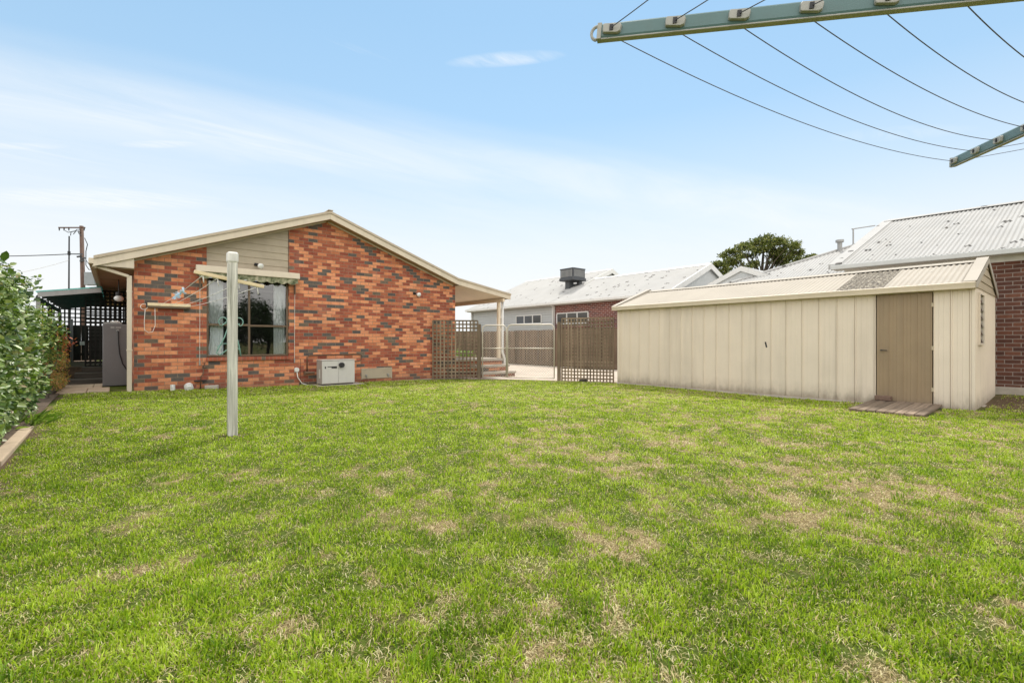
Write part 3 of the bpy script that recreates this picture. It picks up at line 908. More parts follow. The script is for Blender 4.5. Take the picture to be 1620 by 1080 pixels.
# sub-floor hatch
hx = MB(); hx.box(5.36, 6.24, YW - 0.02, YW - 0.002, 0.09, 0.36)
hatch = hx.build('access_hatch', M_wb, house, bevel=0.004)
b = MB()
b.box(5.335, 5.359, YW - 0.028, YW - 0.002, 0.07, 0.38); b.box(6.241, 6.265, YW - 0.028, YW - 0.002, 0.07, 0.38)
b.box(5.359, 6.241, YW - 0.028, YW - 0.002, 0.361, 0.385); b.build('hatch_frame', M_trimd, hatch)
for xx in (5.47, 6.13):
    b = MB(); b.box(xx - .03, xx + .03, YW - .04, YW - .021, 0.17, 0.21); b.bar((xx, YW - .045, .21), (xx + .02, YW - .045, .12), .02, .02); b.build('latch', M_steel, hatch)
# verandah
b = MB(); x0, x1 = 8.50, 10.28
b.prism([(x0, under(x0) - .0), (x1, under(x1) - .0), (x1, under(x1) + .018), (x0, under(x0) + .018)], 'y', YW - 0.26, 26)
b.build('verandah_soffit', M_creamsoff, house)
b = MB(); b.box(10.285, 10.36, YW - 0.25, 26, 2.53, 2.645); b.build('verandah_beam', M_creamsoff, house)
b = MB(); b.box(10.48, 10.585, YW - 0.255, 26, 2.63, 2.72); b.build('verandah_gutter', M_trim, house)
for k_, yp in enumerate((13.02, 17.5, 22.0)):
    b = MB(); b.box(10.27, 10.37, yp, yp + 0.1, 0.57, 2.529); b.build('verandah_post', M_creamsoff, house, bevel=0.005)
b = MB(); b.tube([(10.46, 13.03, 2.64), (10.455, 13.03, 0.78), (10.50, 12.97, 0.55), (10.50, 12.97, 0.02)], 0.045, 10); b.build('verandah_downpipe', M_white, house, smooth=True)
b = MB(); b.box(8.50, 10.49, 13.0, 26, 0.48, 0.565); b.build('verandah_floor', M_conc, house, bevel=0.008)
b = MB(); b.box(8.50, 10.44, 13.05, 26, GB, 0.479); b.build('verandah_base', M_bry, house)
# verandah steps
st = thing('entry_steps', 'pale concrete steps with brick risers under the verandah end', 'steps', (9.8, 12.6, -0.03))
for i, (ya, zt) in enumerate(((12.66, 0.360), (12.31, 0.150))):
    b = MB(); b.box(9.05, 10.46, ya - 0.03, ya + 0.345, zt - 0.075, zt); b.build('tread', M_conc, st, bevel=0.008)
    b = MB(); b.box(9.08, 10.42, ya + 0.0, ya + 0.338, -0.12, zt - 0.076); b.build('riser', M_brx, st)

# ------------------------------------------------------------------ on the gable wall
aw = thing('window_awning', 'beige awning hood with faded scalloped green canvas over the house window', 'awning', (2.5, YW, 2.7))
b = MB(); b.prism([(YW - .23, 2.745), (YW - .215, 2.895), (YW - .10, 2.90), (YW - .002, 2.87), (YW - .002, 2.745)], 'x', 1.40, 3.63)
b.build('hood', M_trim, aw, bevel=0.012)
b = MB(); b.tube([(1.43, YW - .12, 2.71), (3.60, YW - .12, 2.71)], 0.045, 10); b.build('roller', M_awn, aw)
# scalloped valance
vs = []; fs = []; nn = 120
for i in range(nn + 1):
    x = 1.45 + 2.14 * i / nn
    sc = 0.05 * abs(math.sin(math.pi * (x - 1.45) / 0.235))
    yy = YW - .20 + 0.008 * math.sin(i * .9)
    vs += [(x, yy, 2.742), (x, yy - .006, 2.60 - sc + 0.035)]
for i in range(nn): fs.append((2 * i, 2 * i + 1, 2 * i + 3, 2 * i + 2))
MB().add(vs, fs).build('valance', M_awn, aw, smooth=True)
for x in (1.49, 3.55):
    b = MB(); b.tube([(x, YW - .06, 2.70), (x, YW - .02, 0.72)], 0.0045, 6); cd = b.build('pull_cord', M_cord, aw)
    b = MB(); b.box(x - .012, x + .012, YW - .035, YW - .003, 0.60, 0.72); b.build('cord_cleat', M_steel, cd)
    b = MB(); b.box(x - .012, x + .012, YW - .09, YW - .003, 2.36, 2.60); b.build('arm_bracket', M_wframe, aw)

def wall_lamp(x, y, z, label, r, white=True, twin=False):
    t = thing('wall_lamp', label, 'lamp', (x, y, z), 'outdoor lamps on the house')
    b = MB(); b.box(x - .035, x + .035, y - .02, y - .001, z - .035, z + .035); b.build('base_plate', M_black, t)
    b = MB(); b.tube([(x, y - .02, z), (x + .02, y - .07, z - .01), (x + .045, y - .12, z - .03)], [.022, .028, .035], 10); b.build('lamp_holder', M_black, t, smooth=True)
    b = MB(); b.tube([(x + .045, y - .12, z - .03), (x + .06, y - .16, z - .045), (x + .073, y - .20, z - .06), (x + .08, y - .215, z - .068)], [.035, .062, .068, .055], 14); b.build('bulb', M_glob, t, smooth=True)
wall_lamp(2.66, YW + .012, 3.05, 'round white floodlight on the weatherboard panel above the awning', .06)
wall_lamp(7.00, YW, 2.62, 'white floodlight on bare brick under the sloping barge board', .06)
t = thing('eave_lamp', 'frosted globe lamp under the dark eave at the house side', 'lamp', (0.06, 15.2, 2.3), 'outdoor lamps on the house')
b = MB(); b.tube([(0.06, 15.2, 2.671), (0.06, 15.2, 2.36)], 0.012, 8); b.tube([(0.06, 15.2, 2.36), (0.06, 15.2, 2.28)], 0.06, 12); b.build('lamp_holder', M_black, t)
b = MB(); b.sphere((0.06, 15.2, 2.21), 0.095, 18, 12, 0.8); b.build('globe', M_glob, t, smooth=True)

# retractable clothesline: cassette on the wall, lines run out to a bar on the post
PX, PY = 1.09, 6.61
cl = thing('retractable_clothesline', 'cream clothesline cassette on brick wall with lines pulled out to the post', 'clothesline', (0.91, YW, 1.86))
b = MB(); b.prism([(YW - .11, 1.925), (YW - .105, 1.985), (YW - .04, 2.0), (YW - .002, 2.0), (YW - .002, 1.925)], 'x', 0.53, 1.31); b.build('cassette', M_cream, cl, bevel=0.008)
b = MB(); b.box(0.545, 1.30, YW - .10, YW - .004, 1.885, 1.924); b.build('cassette_base', M_wframe, cl)
b = MB(); b.box(0.505, 0.529, YW - .10, YW - .02, 1.90, 1.99); b.build('end_cap', M_black, cl)
loop = [(0.66, YW - .07, 1.90), (0.665, YW - .07, 1.5), (0.62, YW - .07, 1.36), (0.55, YW - .07, 1.34), (0.48, YW - .07, 1.40), (0.475, YW - .07, 1.55), (0.49, YW - .07, 1.84)]
b = MB(); b.tube(loop, 0.006, 6)
ring = [(0.47 + .06 * math.cos(a), YW - .075, 1.90 + .06 * math.sin(a)) for a in np.linspace(0, 2 * math.pi, 20)]
b.tube(ring, 0.006, 6, cap=False); b.build('pull_loop', M_cord, cl, smooth=True)
BA, BB = Vector((0.712, PY + .115, 1.977)), Vector((1.465, PY + .115, 1.853))
b = MB(); b.bar(BA, BB, 0.035, 0.042); b.build('spreader_bar', M_cream, cl, bevel=0.004)
for k_, (xa, tb) in enumerate(((0.72, .12), (0.90, .32), (1.08, .62), (1.25, .90))):
    pb = BA.lerp(BB, tb) + Vector((0, .02, -.02)); pa = Vector((xa, YW - .11, 1.93))
    pts = [pa.lerp(pb, u) - Vector((0, 0, .03 * 4 * u * (1 - u))) for u in np.linspace(0, 1, 20)]
    b = MB(); b.tube(pts, 0.0042, 5); b.tube([pb, pb + Vector((0.01, -.01, -.09))], 0.006, 5); b.build('line', M_cord, cl, smooth=True)
# pegs left on the first line
pg = thing('peg_bunch', 'bunch of pale blue clothes pegs left hanging on the line', 'clothes pegs', (0.73, 9.4, 1.8))
pa = Vector((0.72, YW - .11, 1.93)); pb = BA.lerp(BB, .12) + Vector((0, .02, -.02))
for i in range(17):
    u = 0.50 + 0.012 * i + random.uniform(-.006, .006)
    p = pa.lerp(pb, u) - Vector((0, 0, .03 * 4 * u * (1 - u)))
    d = Vector((random.uniform(-.8, .8), random.uniform(-.3, .3), random.uniform(-1, .6))).normalized()
    b = MB(); b.bar(p - d * .018, p + d * .058, .011, .006); b.bar(p - d * .018 + Vector((.008, 0, 0)), p + d * .056 + Vector((.018, 0, 0)), .011, .006)
    b.build('clothes_peg', M_pegs, pg)

# post
po = thing('clothesline_post', 'weathered square timber post with a white plastic cap on the lawn', 'post', (PX, PY, 0))
b = MB(); b.box(PX - .05, PX + .05, PY - .05, PY + .05, -.2, 2.12)
pp = b.build('post', M_post, po, bevel=0.006)
b = MB(); b.prism([(PX - .06, PY - .06), (PX + .06, PY - .06), (PX + .06, PY + .06), (PX - .06, PY + .06)], 'z', 2.10, 2.235)
cp = b.build('cap', M_offw, po, bevel=0.028, seg=4)
# cord hanger behind the post
ch = thing('cord_hanger', 'scrolled white hanger with loops of teal cord behind the post', 'hanger', (PX, PY + .06, 1.3))
b = MB()
for s_ in (-1, 1):
    sp_ = [(PX + s_ * (.08 + .05 * math.cos(a) * (1 - a / 12)), PY + .085, 1.395 + .055 * math.sin(a) * (1 - a / 12)) for a in np.linspace(-1.2, 5.2, 22)]
    b.tube([(PX + s_ * .02, PY + .07, 1.42)] + sp_, 0.0065, 6)
b.bar((PX - .05, PY + .062, 1.40), (PX + .05, PY + .062, 1.40), .012, .03); b.build('hook', M_hose, ch, smooth=True)
b = MB()
b.tube([(PX - .02, PY + .08, 1.36), (PX - .07, PY + .085, 1.20), (PX - .13, PY + .085, 1.07), (PX - .155, PY + .085, 1.01), (PX - .12, PY + .085, .985), (PX - .05, PY + .085, 1.04), (PX + .03, PY + .085, 1.10), (PX + .09, PY + .085, 1.05), (PX + .105, PY + .085, .97), (PX + .085, PY + .085, 1.1), (PX + .05, PY + .085, 1.25), (PX + .02, PY + .08, 1.36)], 0.008, 6)
b.tube([(PX - .02, PY + .09, 1.35), (PX - .09, PY + .095, 1.14), (PX - .15, PY + .095, 1.03), (PX - .14, PY + .095, 1.09), (PX - .07, PY + .095, 1.125), (PX, PY + .09, 1.12)], 0.005, 6)
b.build('cord_loop', M_hose, ch, smooth=True)

# pool heater
hz_ = thing('gas_heater', 'low grey two door outdoor heater unit against the brick wall', 'heater', (4.6, 12.6, 0.0))
HX0, HX1, HY0, HY1, HZ0, HZ1 = 4.045, 4.90, 12.42, 12.83, 0.05, 0.655
b = MB(); b.box(HX0, HX1, HY0, HY1, HZ0, HZ1); b.build('cabinet', M_heatd, hz_, bevel=0.006)
xm = HX0 + .425
for xa, xb in ((HX0 + .004, xm - .003), (xm + .003, HX1 - .004)):
    b = MB(); b.box(xa, xb, HY0 - .014, HY0 - .001, HZ0 + .02, HZ1 - .012); b.build('front_panel', M_heat, hz_, bevel=0.003)
b = MB(); b.box(HX0 - .008, HX1 + .008, HY0 - .02, HY1 + .005, HZ1 + .001, HZ1 + .022); b.build('lid', M_heat, hz_, bevel=0.004)
b = MB(); b.tube([(xm + .07, HY0 - .014, .535), (xm + .07, HY0 - .075, .535)], .068, 18); b.build('flue_outlet', M_black, hz_)
b = MB(); b.box(HX0 + .07, HX0 + .10, HY0 - .017, HY0 - .0145, .45, .505); b.box(HX0 + .14, HX0 + .38, HY0 - .017, HY0 - .0145, .485, .505); b.box(HX0 + .24, HX0 + .38, HY0 - .0205, HY0 - .0171, .455, .50)
b.build('control_strip', M_black, hz_)
b = MB(); b.box(HX0 + .03, HX1 - .03, HY0 + .03, HY1 - .03, -.02, HZ0 - .001); b.build('plinth', M_black, hz_)
b = MB(); b.box(HX0 - .003, HX0 - .0005, HY0 + .12, HY0 + .22, .2, .43); b.build('rating_label', M_white, hz_)
b = MB(); b.box(3.95, 5.15, 12.38, YW - .05, -.08, .022); sl = tag(rebase(b.build('heater_slab', M_conc, None, bevel=.006)), 'thin concrete slab under the outdoor heater', 'slab')
# pipework to the heater
b = MB(); b.tube([(3.86, YW - .03, .36), (3.86, YW - .03, .74), (3.93, YW - .03, .79), (5.25, YW - .03, .80), (5.33, YW - .03, .77), (5.34, YW - .03, .64), (5.24, YW - .05, .60), (4.95, YW - .08, .58)], .014, 7)
tag(rebase(b.build('copper_pipe', M_copper, None, smooth=True)), 'thin copper pipe running along bricks above the heater', 'pipe')
b = MB(); b.tube([(3.80, YW - .05, .33), (4.03, YW - .12, .33)], .035, 10); b.box(3.78, 3.83, YW - .08, YW - .002, .28, .38)
tag(rebase(b.build('gas_valve', M_copper, None)), 'dark gas valve fitting left of the outdoor heater', 'valve')
ou = thing('power_outlet', 'round white weatherproof power outlet with curved cable to the heater', 'outlet', (3.60, YW, .4))
b = MB(); b.tube([(3.60, YW - .002, .42), (3.60, YW - .06, .42)], .058, 16); b.box(3.55, 3.65, YW - .035, YW - .003, .36, .41); b.build('outlet_cover', M_offw, ou, bevel=.004)
b = MB(); b.tube([(3.60, YW - .05, .37), (3.62, YW - .06, .22), (3.72, YW - .08, .06), (3.86, YW - .12, .005), (4.02, YW - .25, .01)], .011, 8); b.build('cable', M_offw, ou, smooth=True)
# tap
tp = thing('garden_tap', 'brass garden tap on a short riser by the brick wall', 'tap', (1.52, YW - .1, .09))
b = MB(); b.tube([(1.50, YW - .08, .05), (1.50, YW - .08, .34), (1.55, YW - .09, .40), (1.56, YW - .05, .55), (1.56, YW - .02, .56)], .011, 8); b.build('riser_pipe', M_copper, tp, smooth=True)
b = MB(); b.tube([(1.57, YW - .02, .58), (1.57, YW - .12, .58), (1.575, YW - .15, .53)], .017, 8); b.build('spout', M_copper, tp, smooth=True)
b = MB(); b.tube([(1.57, YW - .08, .58), (1.57, YW - .08, .66)], .009, 6); b.bar((1.53, YW - .08, .66), (1.61, YW - .08, .66), .015, .012); b.build('handle', M_black, tp)
b = MB(); b.box(1.38, 1.62, YW - .07, YW - .002, .23, .26); b.build('bracket', M_black, tp)
b = MB(); b.tube([(0.965, 12.80, .07), (0.965, 12.80, .20)], .045, 14); b.tube([(0.965, 12.745, .15), (0.965, 12.80, .15)], .03, 12)
tag(rebase(b.build('drain_pipe', M_white, None, bevel=.004)), 'short white drain riser with square outlet at wall foot', 'pipe', 'drain fittings at the wall foot')
b = MB(); b.tube([(1.255, 12.70, .11), (1.255, 12.82, .15)], [.085, .085], 20); b.tube([(1.255, 12.68, .105), (1.255, 12.699, .111)], [.05, .075], 16)
tag(rebase(b.build('drain_inlet', M_white, None, bevel=.006)), 'round white drain inlet cover leaning at wall foot', 'drain inlet', 'drain fittings at the wall foot')
b = MB(); b.prism([(1.56, 12.86), (1.83, 12.84), (1.87, 13.0), (1.58, 13.02)], 'z', .03, .135)
tag(rebase(b.build('stone_block', M_conc, None, bevel=.02)), 'small rough stone block beside the garden tap', 'stone')
# ------------------------------------------------------------------ left side of the house
tk = thing('water_tank', 'tall slim dark grey water tank with black hose beside the downpipe', 'water tank', (0.03, 14.8, .1))
b = MB(); b.prism([(-.235, 14.6), (.28, 14.6), (.28, 16.0), (-.235, 16.0)], 'z', 0.10, 1.56); b.build('tank_body', M_tank, tk, bevel=.02, seg=3)
b = MB(); b.box(-.22, .12, 14.64, 15.6, 1.561, 1.60); b.build('lid', M_tankl, tk, bevel=.008)
b = MB(); b.tube([(.04, 14.60, 1.41), (.04, 14.565, 1.41)], .028, 12); b.build('outlet', M_tankl, tk)
b = MB(); b.tube([(.04, 14.575, 1.41), (.05, 14.56, 1.36), (.055, 14.57, 1.10), (.075, 14.57, .85), (.13, 14.565, .62), (.22, 14.56, .45), (.27, 14.58, .40)], .013, 8); b.build('hose', M_black, tk, smooth=True)
b = MB(); b.box(-.09, -.02, 14.594, 14.599, 1.46, 1.50); b.box(0.0, .10, 14.594, 14.599, 1.46, 1.50); b.build('sticker', M_tankl, tk)
b = MB(); b.tube([(-.1, 14.9, 1.615), (.08, 14.9, 1.615)], .02, 8); b.box(-.02, .03, 14.87, 14.93, 1.60, 1.65); b.build('lid_handle', M_offw, tk)
# paving slabs in front of the tank
for i, (xa, xb, ya, yb) in enumerate(((-.93, -.47, 13.12, 14.12), (-.46, -.10, 13.14, 14.12), (-.95, -.40, 14.13, 15.4), (-.39, -.24, 14.13, 15.4))):
    b = MB(); b.box(xa, xb, ya, yb, .03, .112 + .004 * (i % 2))
    tag(rebase(b.build('paving_slab', M_paver, None, bevel=.008)),
        ['sandstone paving slab at the lawn edge next to the flower bed', 'sandstone paving slab at the lawn edge next to the tank', 'larger paving slab of the second row beside the clipped shrub', 'narrow paving slab of the second row beside the tank'][i], 'paving slab', 'paving slabs beside the house')
struct(sheet('side_path', None, -1.5, .3, 15.4, 17.0, .012, M_soil, .3))
# log edging
for i, (a, bb_) in enumerate((((-1.02, 12.9, .14), (-1.0, 13.9, .15)), ((-1.03, 13.95, .15), (-1.02, 15.1, .17)))):
    b = MB(); b.tube([a, bb_], [.075, .068], 9)
    tag(rebase(b.build('edging_log', M_sleeper, None)), ['dark edging log beside the front paving slabs', 'dark edging log farther back toward the timber steps'][i], 'log', 'log edging of the bed')
ts = thing('timber_steps', 'dark timber sleeper steps rising behind the paving', 'steps', (-.4, 17, .1))
for i, (ya, zt) in enumerate(((15.9, .20), (16.7, .32), (17.4, .44))):
    b = MB(); b.box(-.95 + .12 * i, .295, ya, ya + .2, zt - .13, zt); b.build('riser', M_sleeper, ts, bevel=.01)
    b = MB(); b.box(-.95 + .12 * i, .295, ya + .201, ya + .80, zt - .13, zt - .01); b.build('tread', M_sleeper, ts)
b = MB(); b.box(-1.45, .295, 18.21, 23.4, 0, .43); struct(b.build('raised_path', M_soil, None))
# lattice builder
def lattice(name, label, a, b_, z0, z1, sp, sw, mat, group=None, tk_=.008, frame=True):
    a = Vector((a[0], a[1], 0)); b_ = Vector((b_[0], b_[1], 0)); ln = (b_ - a).length; d = (b_ - a) / ln
    n = d.cross(Vector((0, 0, 1)))                       # towards the yard
    t = thing(name, label, 'lattice screen', tuple((a + b_) / 2 + Vector((0, 0, z0))), group)
    m = MB(); k = int(round(ln / sp))
    for i in range(k + 1):
        p = a + d * (ln * i / k) + n * (tk_ / 2 + .0005)
        j = random.uniform(-.004, .004)
        m.bar(p + Vector((j, 0, z0)), p + Vector((-j, 0, z1 + random.uniform(-.006, .006))), sw, tk_, up=n)
    m.build('upright_slats', mat, t)
    m = MB(); k = int(round((z1 - z0) / sp))
    for i in range(k + 1):
        z = z0 + (z1 - z0) * i / k + random.uniform(-.004, .004)
        p = -n * (tk_ / 2 + .0005) + Vector((0, 0, z))
        m.bar(a + p, b_ + p, tk_, sw)
    m.build('cross_slats', mat, t)
    if frame:
        m = MB()
        for q in (a, b_): m.bar(q + n * .03 + Vector((0, 0, z0 - .05)), q + n * .03 + Vector((0, 0, z1 + .01)), .03, .03, up=n)
        m.build('side_batten', mat, t)
    return t
lattice('lattice_screen', 'dark lattice screen beside the grey tank under the house eave', (-.66, 18.25), (.29, 18.25), .44, 2.62, .105, .042, M_dklatt, 'dark lattice under the pergola')
lattice('lattice_screen', 'dark lattice above the back gate with sky showing through', (-2.1, 23.3), (.29, 23.3), 1.72, 2.75, .14, .045, M_dklatt, 'dark lattice under the pergola', frame=False)
# dark gate and fence at the end of the passage
gt = thing('side_gate', 'dark board gate at the end of the side passage under the lattice', 'gate', (-.8, 23.2, .4))
b = MB()
for i in range(7): b.box(-1.15 + .2 * i, -1.15 + .2 * i + .194, 23.12, 23.145, .46, 1.70)
b.build('board_panel', M_dkfence, gt)
b = MB(); b.box(-1.15, .24, 23.095, 23.119, .65, .74); b.box(-1.15, .24, 23.095, 23.119, 1.1, 1.17); b.build('rail', M_dkfence, gt)
b = MB(); b.box(-1.25, -1.17, 23.05, 23.16, .2, 1.95); b.build('gate_post', M_tank, gt)
b = MB(); b.box(-.99, -.83, 23.085, 23.094, 1.02, 1.15); tag(rebase(b.build('gate_sign', M_white, None)), 'small white plate on the dark back gate', 'sign')
fn = thing('dark_fence', 'dark stained paling fence along the side passage behind shrubs', 'fence', (-1.6, 18.5, 0))
b = MB()
for i in range(76): b.box(-1.64, -1.62, 15.1 + .108 * i, 15.1 + .108 * i + .102, 0, 1.72 + .01 * (i % 3))
b.build('paling_panel', M_dkfence, fn)
for yy in (15.1, 17.4, 19.8, 22.2):
    b = MB(); b.box(-1.61, -1.52, yy, yy + .09, 0, 1.8); b.build('fence_post', M_dkfence, fn)
b = MB(); b.box(-1.615, -1.57, 15.2, 23.2, .5, .58); b.box(-1.615, -1.57, 15.2, 23.2, 1.3, 1.38); b.build('rail', M_dkfence, fn)
b = MB()
for i in range(12): b.box(-2.3 + .096 * i, -2.3 + .096 * i + .09, 23.2, 23.22, .2, 1.72)
tag(rebase(b.build('dark_fence', M_dkfence, None)), 'short dark fence stretch beside the back gate', 'fence')
# pergola
pg_ = thing('pergola', 'lean-to pergola with green corrugated roof and pale front beam', 'pergola', (-.9, 20, 0))
b = MB(); b.bar((-1.52, 17.0, 2.345), (-.30, 17.0, 2.545), .05, .13); b.build('front_beam', M_tankl, pg_)
b = MB(); b.corr(lambda s: (-1.56, s, 2.42), lambda s: (-.28, s, 2.63), 16.95, 23.4, .09, .011, (-.16, 0, 1)); b.build('roof_sheet', M_grn, pg_)
for yy in np.arange(17.9, 23.3, .9):
    b = MB(); b.bar((-1.50, yy, 2.34), (-.30, yy, 2.54), .045, .09); b.build('rafter', M_dkfence, pg_)
b = MB(); b.box(-1.56, -1.49, 16.97, 23.3, 2.18, 2.28); b.build('side_beam', M_dkfence, pg_)
for yy in (17.0, 20.0, 23.2):
    b = MB(); b.box(-1.555, -1.475, yy, yy + .08, 0, 2.179); b.build('post', M_tankl if yy < 18 else M_dkfence, pg_)
# concrete edging of the bed
for i, (ya, yb) in enumerate(((4.9, 6.35), (6.37, 8.75), (9.9, 11.0), (11.05, 12.9))):
    b = MB(); b.prism([(-.93, ya), (-.80 - .01 * (i % 2), ya + .02), (-.815, yb), (-.935, yb - .03)], 'z', -.05, .045 + .005 * i)
    tag(rebase(b.build('edging_strip', M_paver, None, bevel=.012)), ['pale concrete edging strip nearest the camera beside the lawn', 'pale concrete edging strip under the overhanging hedge', 'short brownish edging strip half hidden by leaves', 'brownish edging strip leading to the paving slabs'][i], 'edging', 'edging of the flower bed')

# ------------------------------------------------------------------ gates and lattice by the driveway
G0, G1 = Vector((8.85, 12.15, 0)), Vector((10.27, 10.19, 0)); GM = G0.lerp(G1, .36)
lattice('lattice_screen', 'weathered brown lattice screen against the brick house corner', (7.62, 12.97), (8.80, 12.22), -.03, 1.80, .118, .045, M_latt, 'lattice beside the gates')
lattice('lattice_screen', 'weathered brown lattice screen between gate post and shed', (10.36, 10.03), (11.10, 8.68), -.05, 1.84, .099, .042, M_latt, 'lattice beside the gates')
for p, zt, lab in ((G0 + Vector((-.02, .03, 0)), 1.70, 'brown timber gate post beside the house lattice'), (G1 + Vector((.05, -.07, 0)), 1.74, 'brown timber gate post between wide gate and shed lattice')):
    b = MB(); d = (G1 - G0).normalized(); b.bar(p + Vector((0, 0, -.15)), p + Vector((0, 0, zt)), .10, .10, up=d)
    tag(rebase(b.build('gate_post', M_latt, None, bevel=.006)), lab, 'post', 'posts of the wire gates')
def wire_gate(a, b_, z0, z1, label):
    d = (b_ - a); ln = d.length; d /= ln; n = d.cross(Vector((0, 0, 1)))
    t = thing('wire_gate', label, 'gate', tuple((a + b_) / 2 + Vector((0, 0, z0))), 'chain wire gates')
    P = lambda u, z: a + d * u + Vector((0, 0, z))
    r = .14
    pts = [P(.0, z0), P(0, z1 - r)] + [P(r - r * math.cos(q), z1 - r + r * math.sin(q)) for q in np.linspace(.2, 1.57, 7)] + \
          [P(ln - r + r * math.sin(q), z1 - r + r * math.cos(q)) for q in np.linspace(0, 1.37, 7)] + [P(ln, z1 - r), P(ln, z0)]
    m = MB(); m.tube(pts, .019, 8); m.tube([P(0, z0), P(ln, z0)], .017, 8); m.tube([P(0, z0 + (z1 - z0) * .555), P(ln, z0 + (z1 - z0) * .555)], .016, 8)
    m.build('frame', M_gal, t, smooth=True)
    m = MB(); sp = .080; H = z1 - z0
    k = int((ln + H) / sp)
    for s_ in (1, -1):
        for i in range(1, k):
            c = i * sp
            u0 = max(0, c - H); u1 = min(ln, c)
            if u1 - u0 < .02: continue
            A = (u0, c - u0); B = (u1, c - u1)
            if s_ < 0: A = (ln - A[0], A[1]); B = (ln - B[0], B[1])
            m.tube([P(A[0], z0 + A[1]) + n * (.002 * s_), P(B[0], z0 + B[1]) + n * (.002 * s_)], .0030, 4, cap=False)
    m.build('wire_mesh', M_wire, t)
    return t, P
t, P = wire_gate(G0 + (G1 - G0) * .03, GM - (G1 - G0).normalized() * .02, .03, 1.66, 'narrow chain wire gate in front of the verandah steps')
ln = (GM - G0).length
m = MB(); m.tube([P(ln - .14, .95), P(ln - .10, 1.0), P(ln - .02, 1.0)], .012, 6); m.build('latch', M_gal, t)
wire_gate(GM + (G1 - G0).normalized() * .02, G1 - (G1 - G0).normalized() * .06, .03, 1.67, 'wide chain wire gate in front of the open driveway')
b = MB(); b.box(10.55, 10.72, 9.35, 9.52, -.04, .03); tag(rebase(b.build('loose_brick', M_sleeper, None, bevel=.01)), 'dark brick under the lattice screen by the shed', 'brick')

# paling fence on the far side of the driveway
pf = thing('paling_fence', 'grey brown timber paling fence across the driveway', 'fence', (16, 22, 0))
m = MB()
yy = 7.0
while yy < 42:
    wv = .098 + random.uniform(-.004, .004)
    o = random.choice((0, 0, .018))
    m.add(*(lambda x0, y0, y1, h: ([(x0, y0, -.05), (x0 + .016, y0, -.05), (x0 + .016, y1, -.05), (x0, y1, -.05), (x0, y0, h), (x0 + .016, y0, h), (x0 + .016, y1, h), (x0, y1, h)],
          [(0, 3, 2, 1), (4, 5, 6, 7), (0, 1, 5, 4), (1, 2, 6, 5), (2, 3, 7, 6), (3, 0, 4, 7)]))(16.0 - o, yy, yy + wv, 1.71 + random.uniform(-.012, .012)))
    yy += wv + random.uniform(-.004, .006)
m.build('paling_panel', M_pal, pf)
m = MB(); m.box(15.965, 15.98, 7, 42, .02, .2); m.build('plinth_board', M_pal, pf)
for yy in np.arange(8.0, 42, 2.7):
    m = MB(); m.box(15.87, 15.96, yy, yy + .11, -.05, 1.66); m.build('fence_post', M_pal, pf)

# ------------------------------------------------------------------ shed
SX, SXB, SY0, SY1 = 10.87, 13.85, 1.108, 8.34
RX, RZ = 12.38, 2.66
sh = thing('garden_shed', 'long cream metal shed with brown door and corrugated gable roof', 'shed', (12.3, 4.7, -.03))
def clad(axis, fixed, a, c, z0, z1, pitch, sgn, rib=.014, phase=0.0):
    """pan cladding: flat pans, a standing rib at every joint, fine swages between"""
    pr = []
    s = a
    k = 0
    while s < c - 1e-4:
        e = min(s + pitch, c)
        pr += [(s, 0), (s + .003, rib), (s + .018, rib), (s + .020, -.010), (s + .026, -.010), (s + .030, 0)]
        w_ = e - s
        for f in (.36, .68):
            if w_ > .12:
                q = s + .034 + (w_ - .034) * f
                pr += [(q - .008, 0), (q, .0035), (q + .008, 0)]
        s = e
    pr = [p for p in pr if p[0] < c - .001] + [(c, 0)]
    vs = []; fs = []
    zj = np.linspace(z0, z1, 5)
    for u, h in pr:
        for z in zj:
            q = fixed + sgn * h
            vs.append((q, u, z) if axis == 'y' else (u, q, z))
    m_ = len(zj)
    for i in range(len(pr) - 1):
        for j in range(m_ - 1):
            q = i * m_ + j
            fs.append((q, q + m_, q + m_ + 1, q + 1))
    return MB().add(vs, fs)
DY0, DY1 = 1.632, 2.416
m = clad('y', SX, DY1 + .012, SY1 - .06, .0, 2.05, .305, -1)
m2 = clad('y', SX, SY0 + .03, DY0 - .012, .0, 2.05, .235, -1)
m.add(m2.v, m2.f)
m.box(SX + .001, SX + .02, DY0 - .012, DY1 + .012, 2.012, 2.05)
m.build('front_wall', M_shed, sh)
# inner lining so the shed is solid
m = MB(); m.box(SX + .03, SXB - .03, SY0 + .03, SY1 - .03, .0, 2.02); m.build('core', M_dkroom, sh)
m = MB(); m.box(SX - .016, SX + .05, SY1 - .06, SY1 + .012, -.06, 2.05); m.box(SX - .016, SX + .012, SY0 - .014, SY0 + .03, -.02, 2.04); m.build('corner_flashing', M_shed, sh, bevel=.004)
m = clad('x', SY0, SX + .012, SXB, .0, 2.06, .105, -1, rib=.007)
m.build('end_wall', M_shed, sh)
m = MB(); m.box(SX, SXB, SY1 - .002, SY1 + .002, 0, 2.06); m.build('far_wall', M_shed, sh)
m = MB(); m.box(SXB - .002, SXB + .002, SY0, SY1, 0, 2.06); m.build('back_wall', M_shed, sh)
m = MB(); m.box(SX - .03, SXB + .03, SY0 - .05, SY1 + .05, -.2, -.002); m.build('slab', M_conc, sh, bevel=.01)
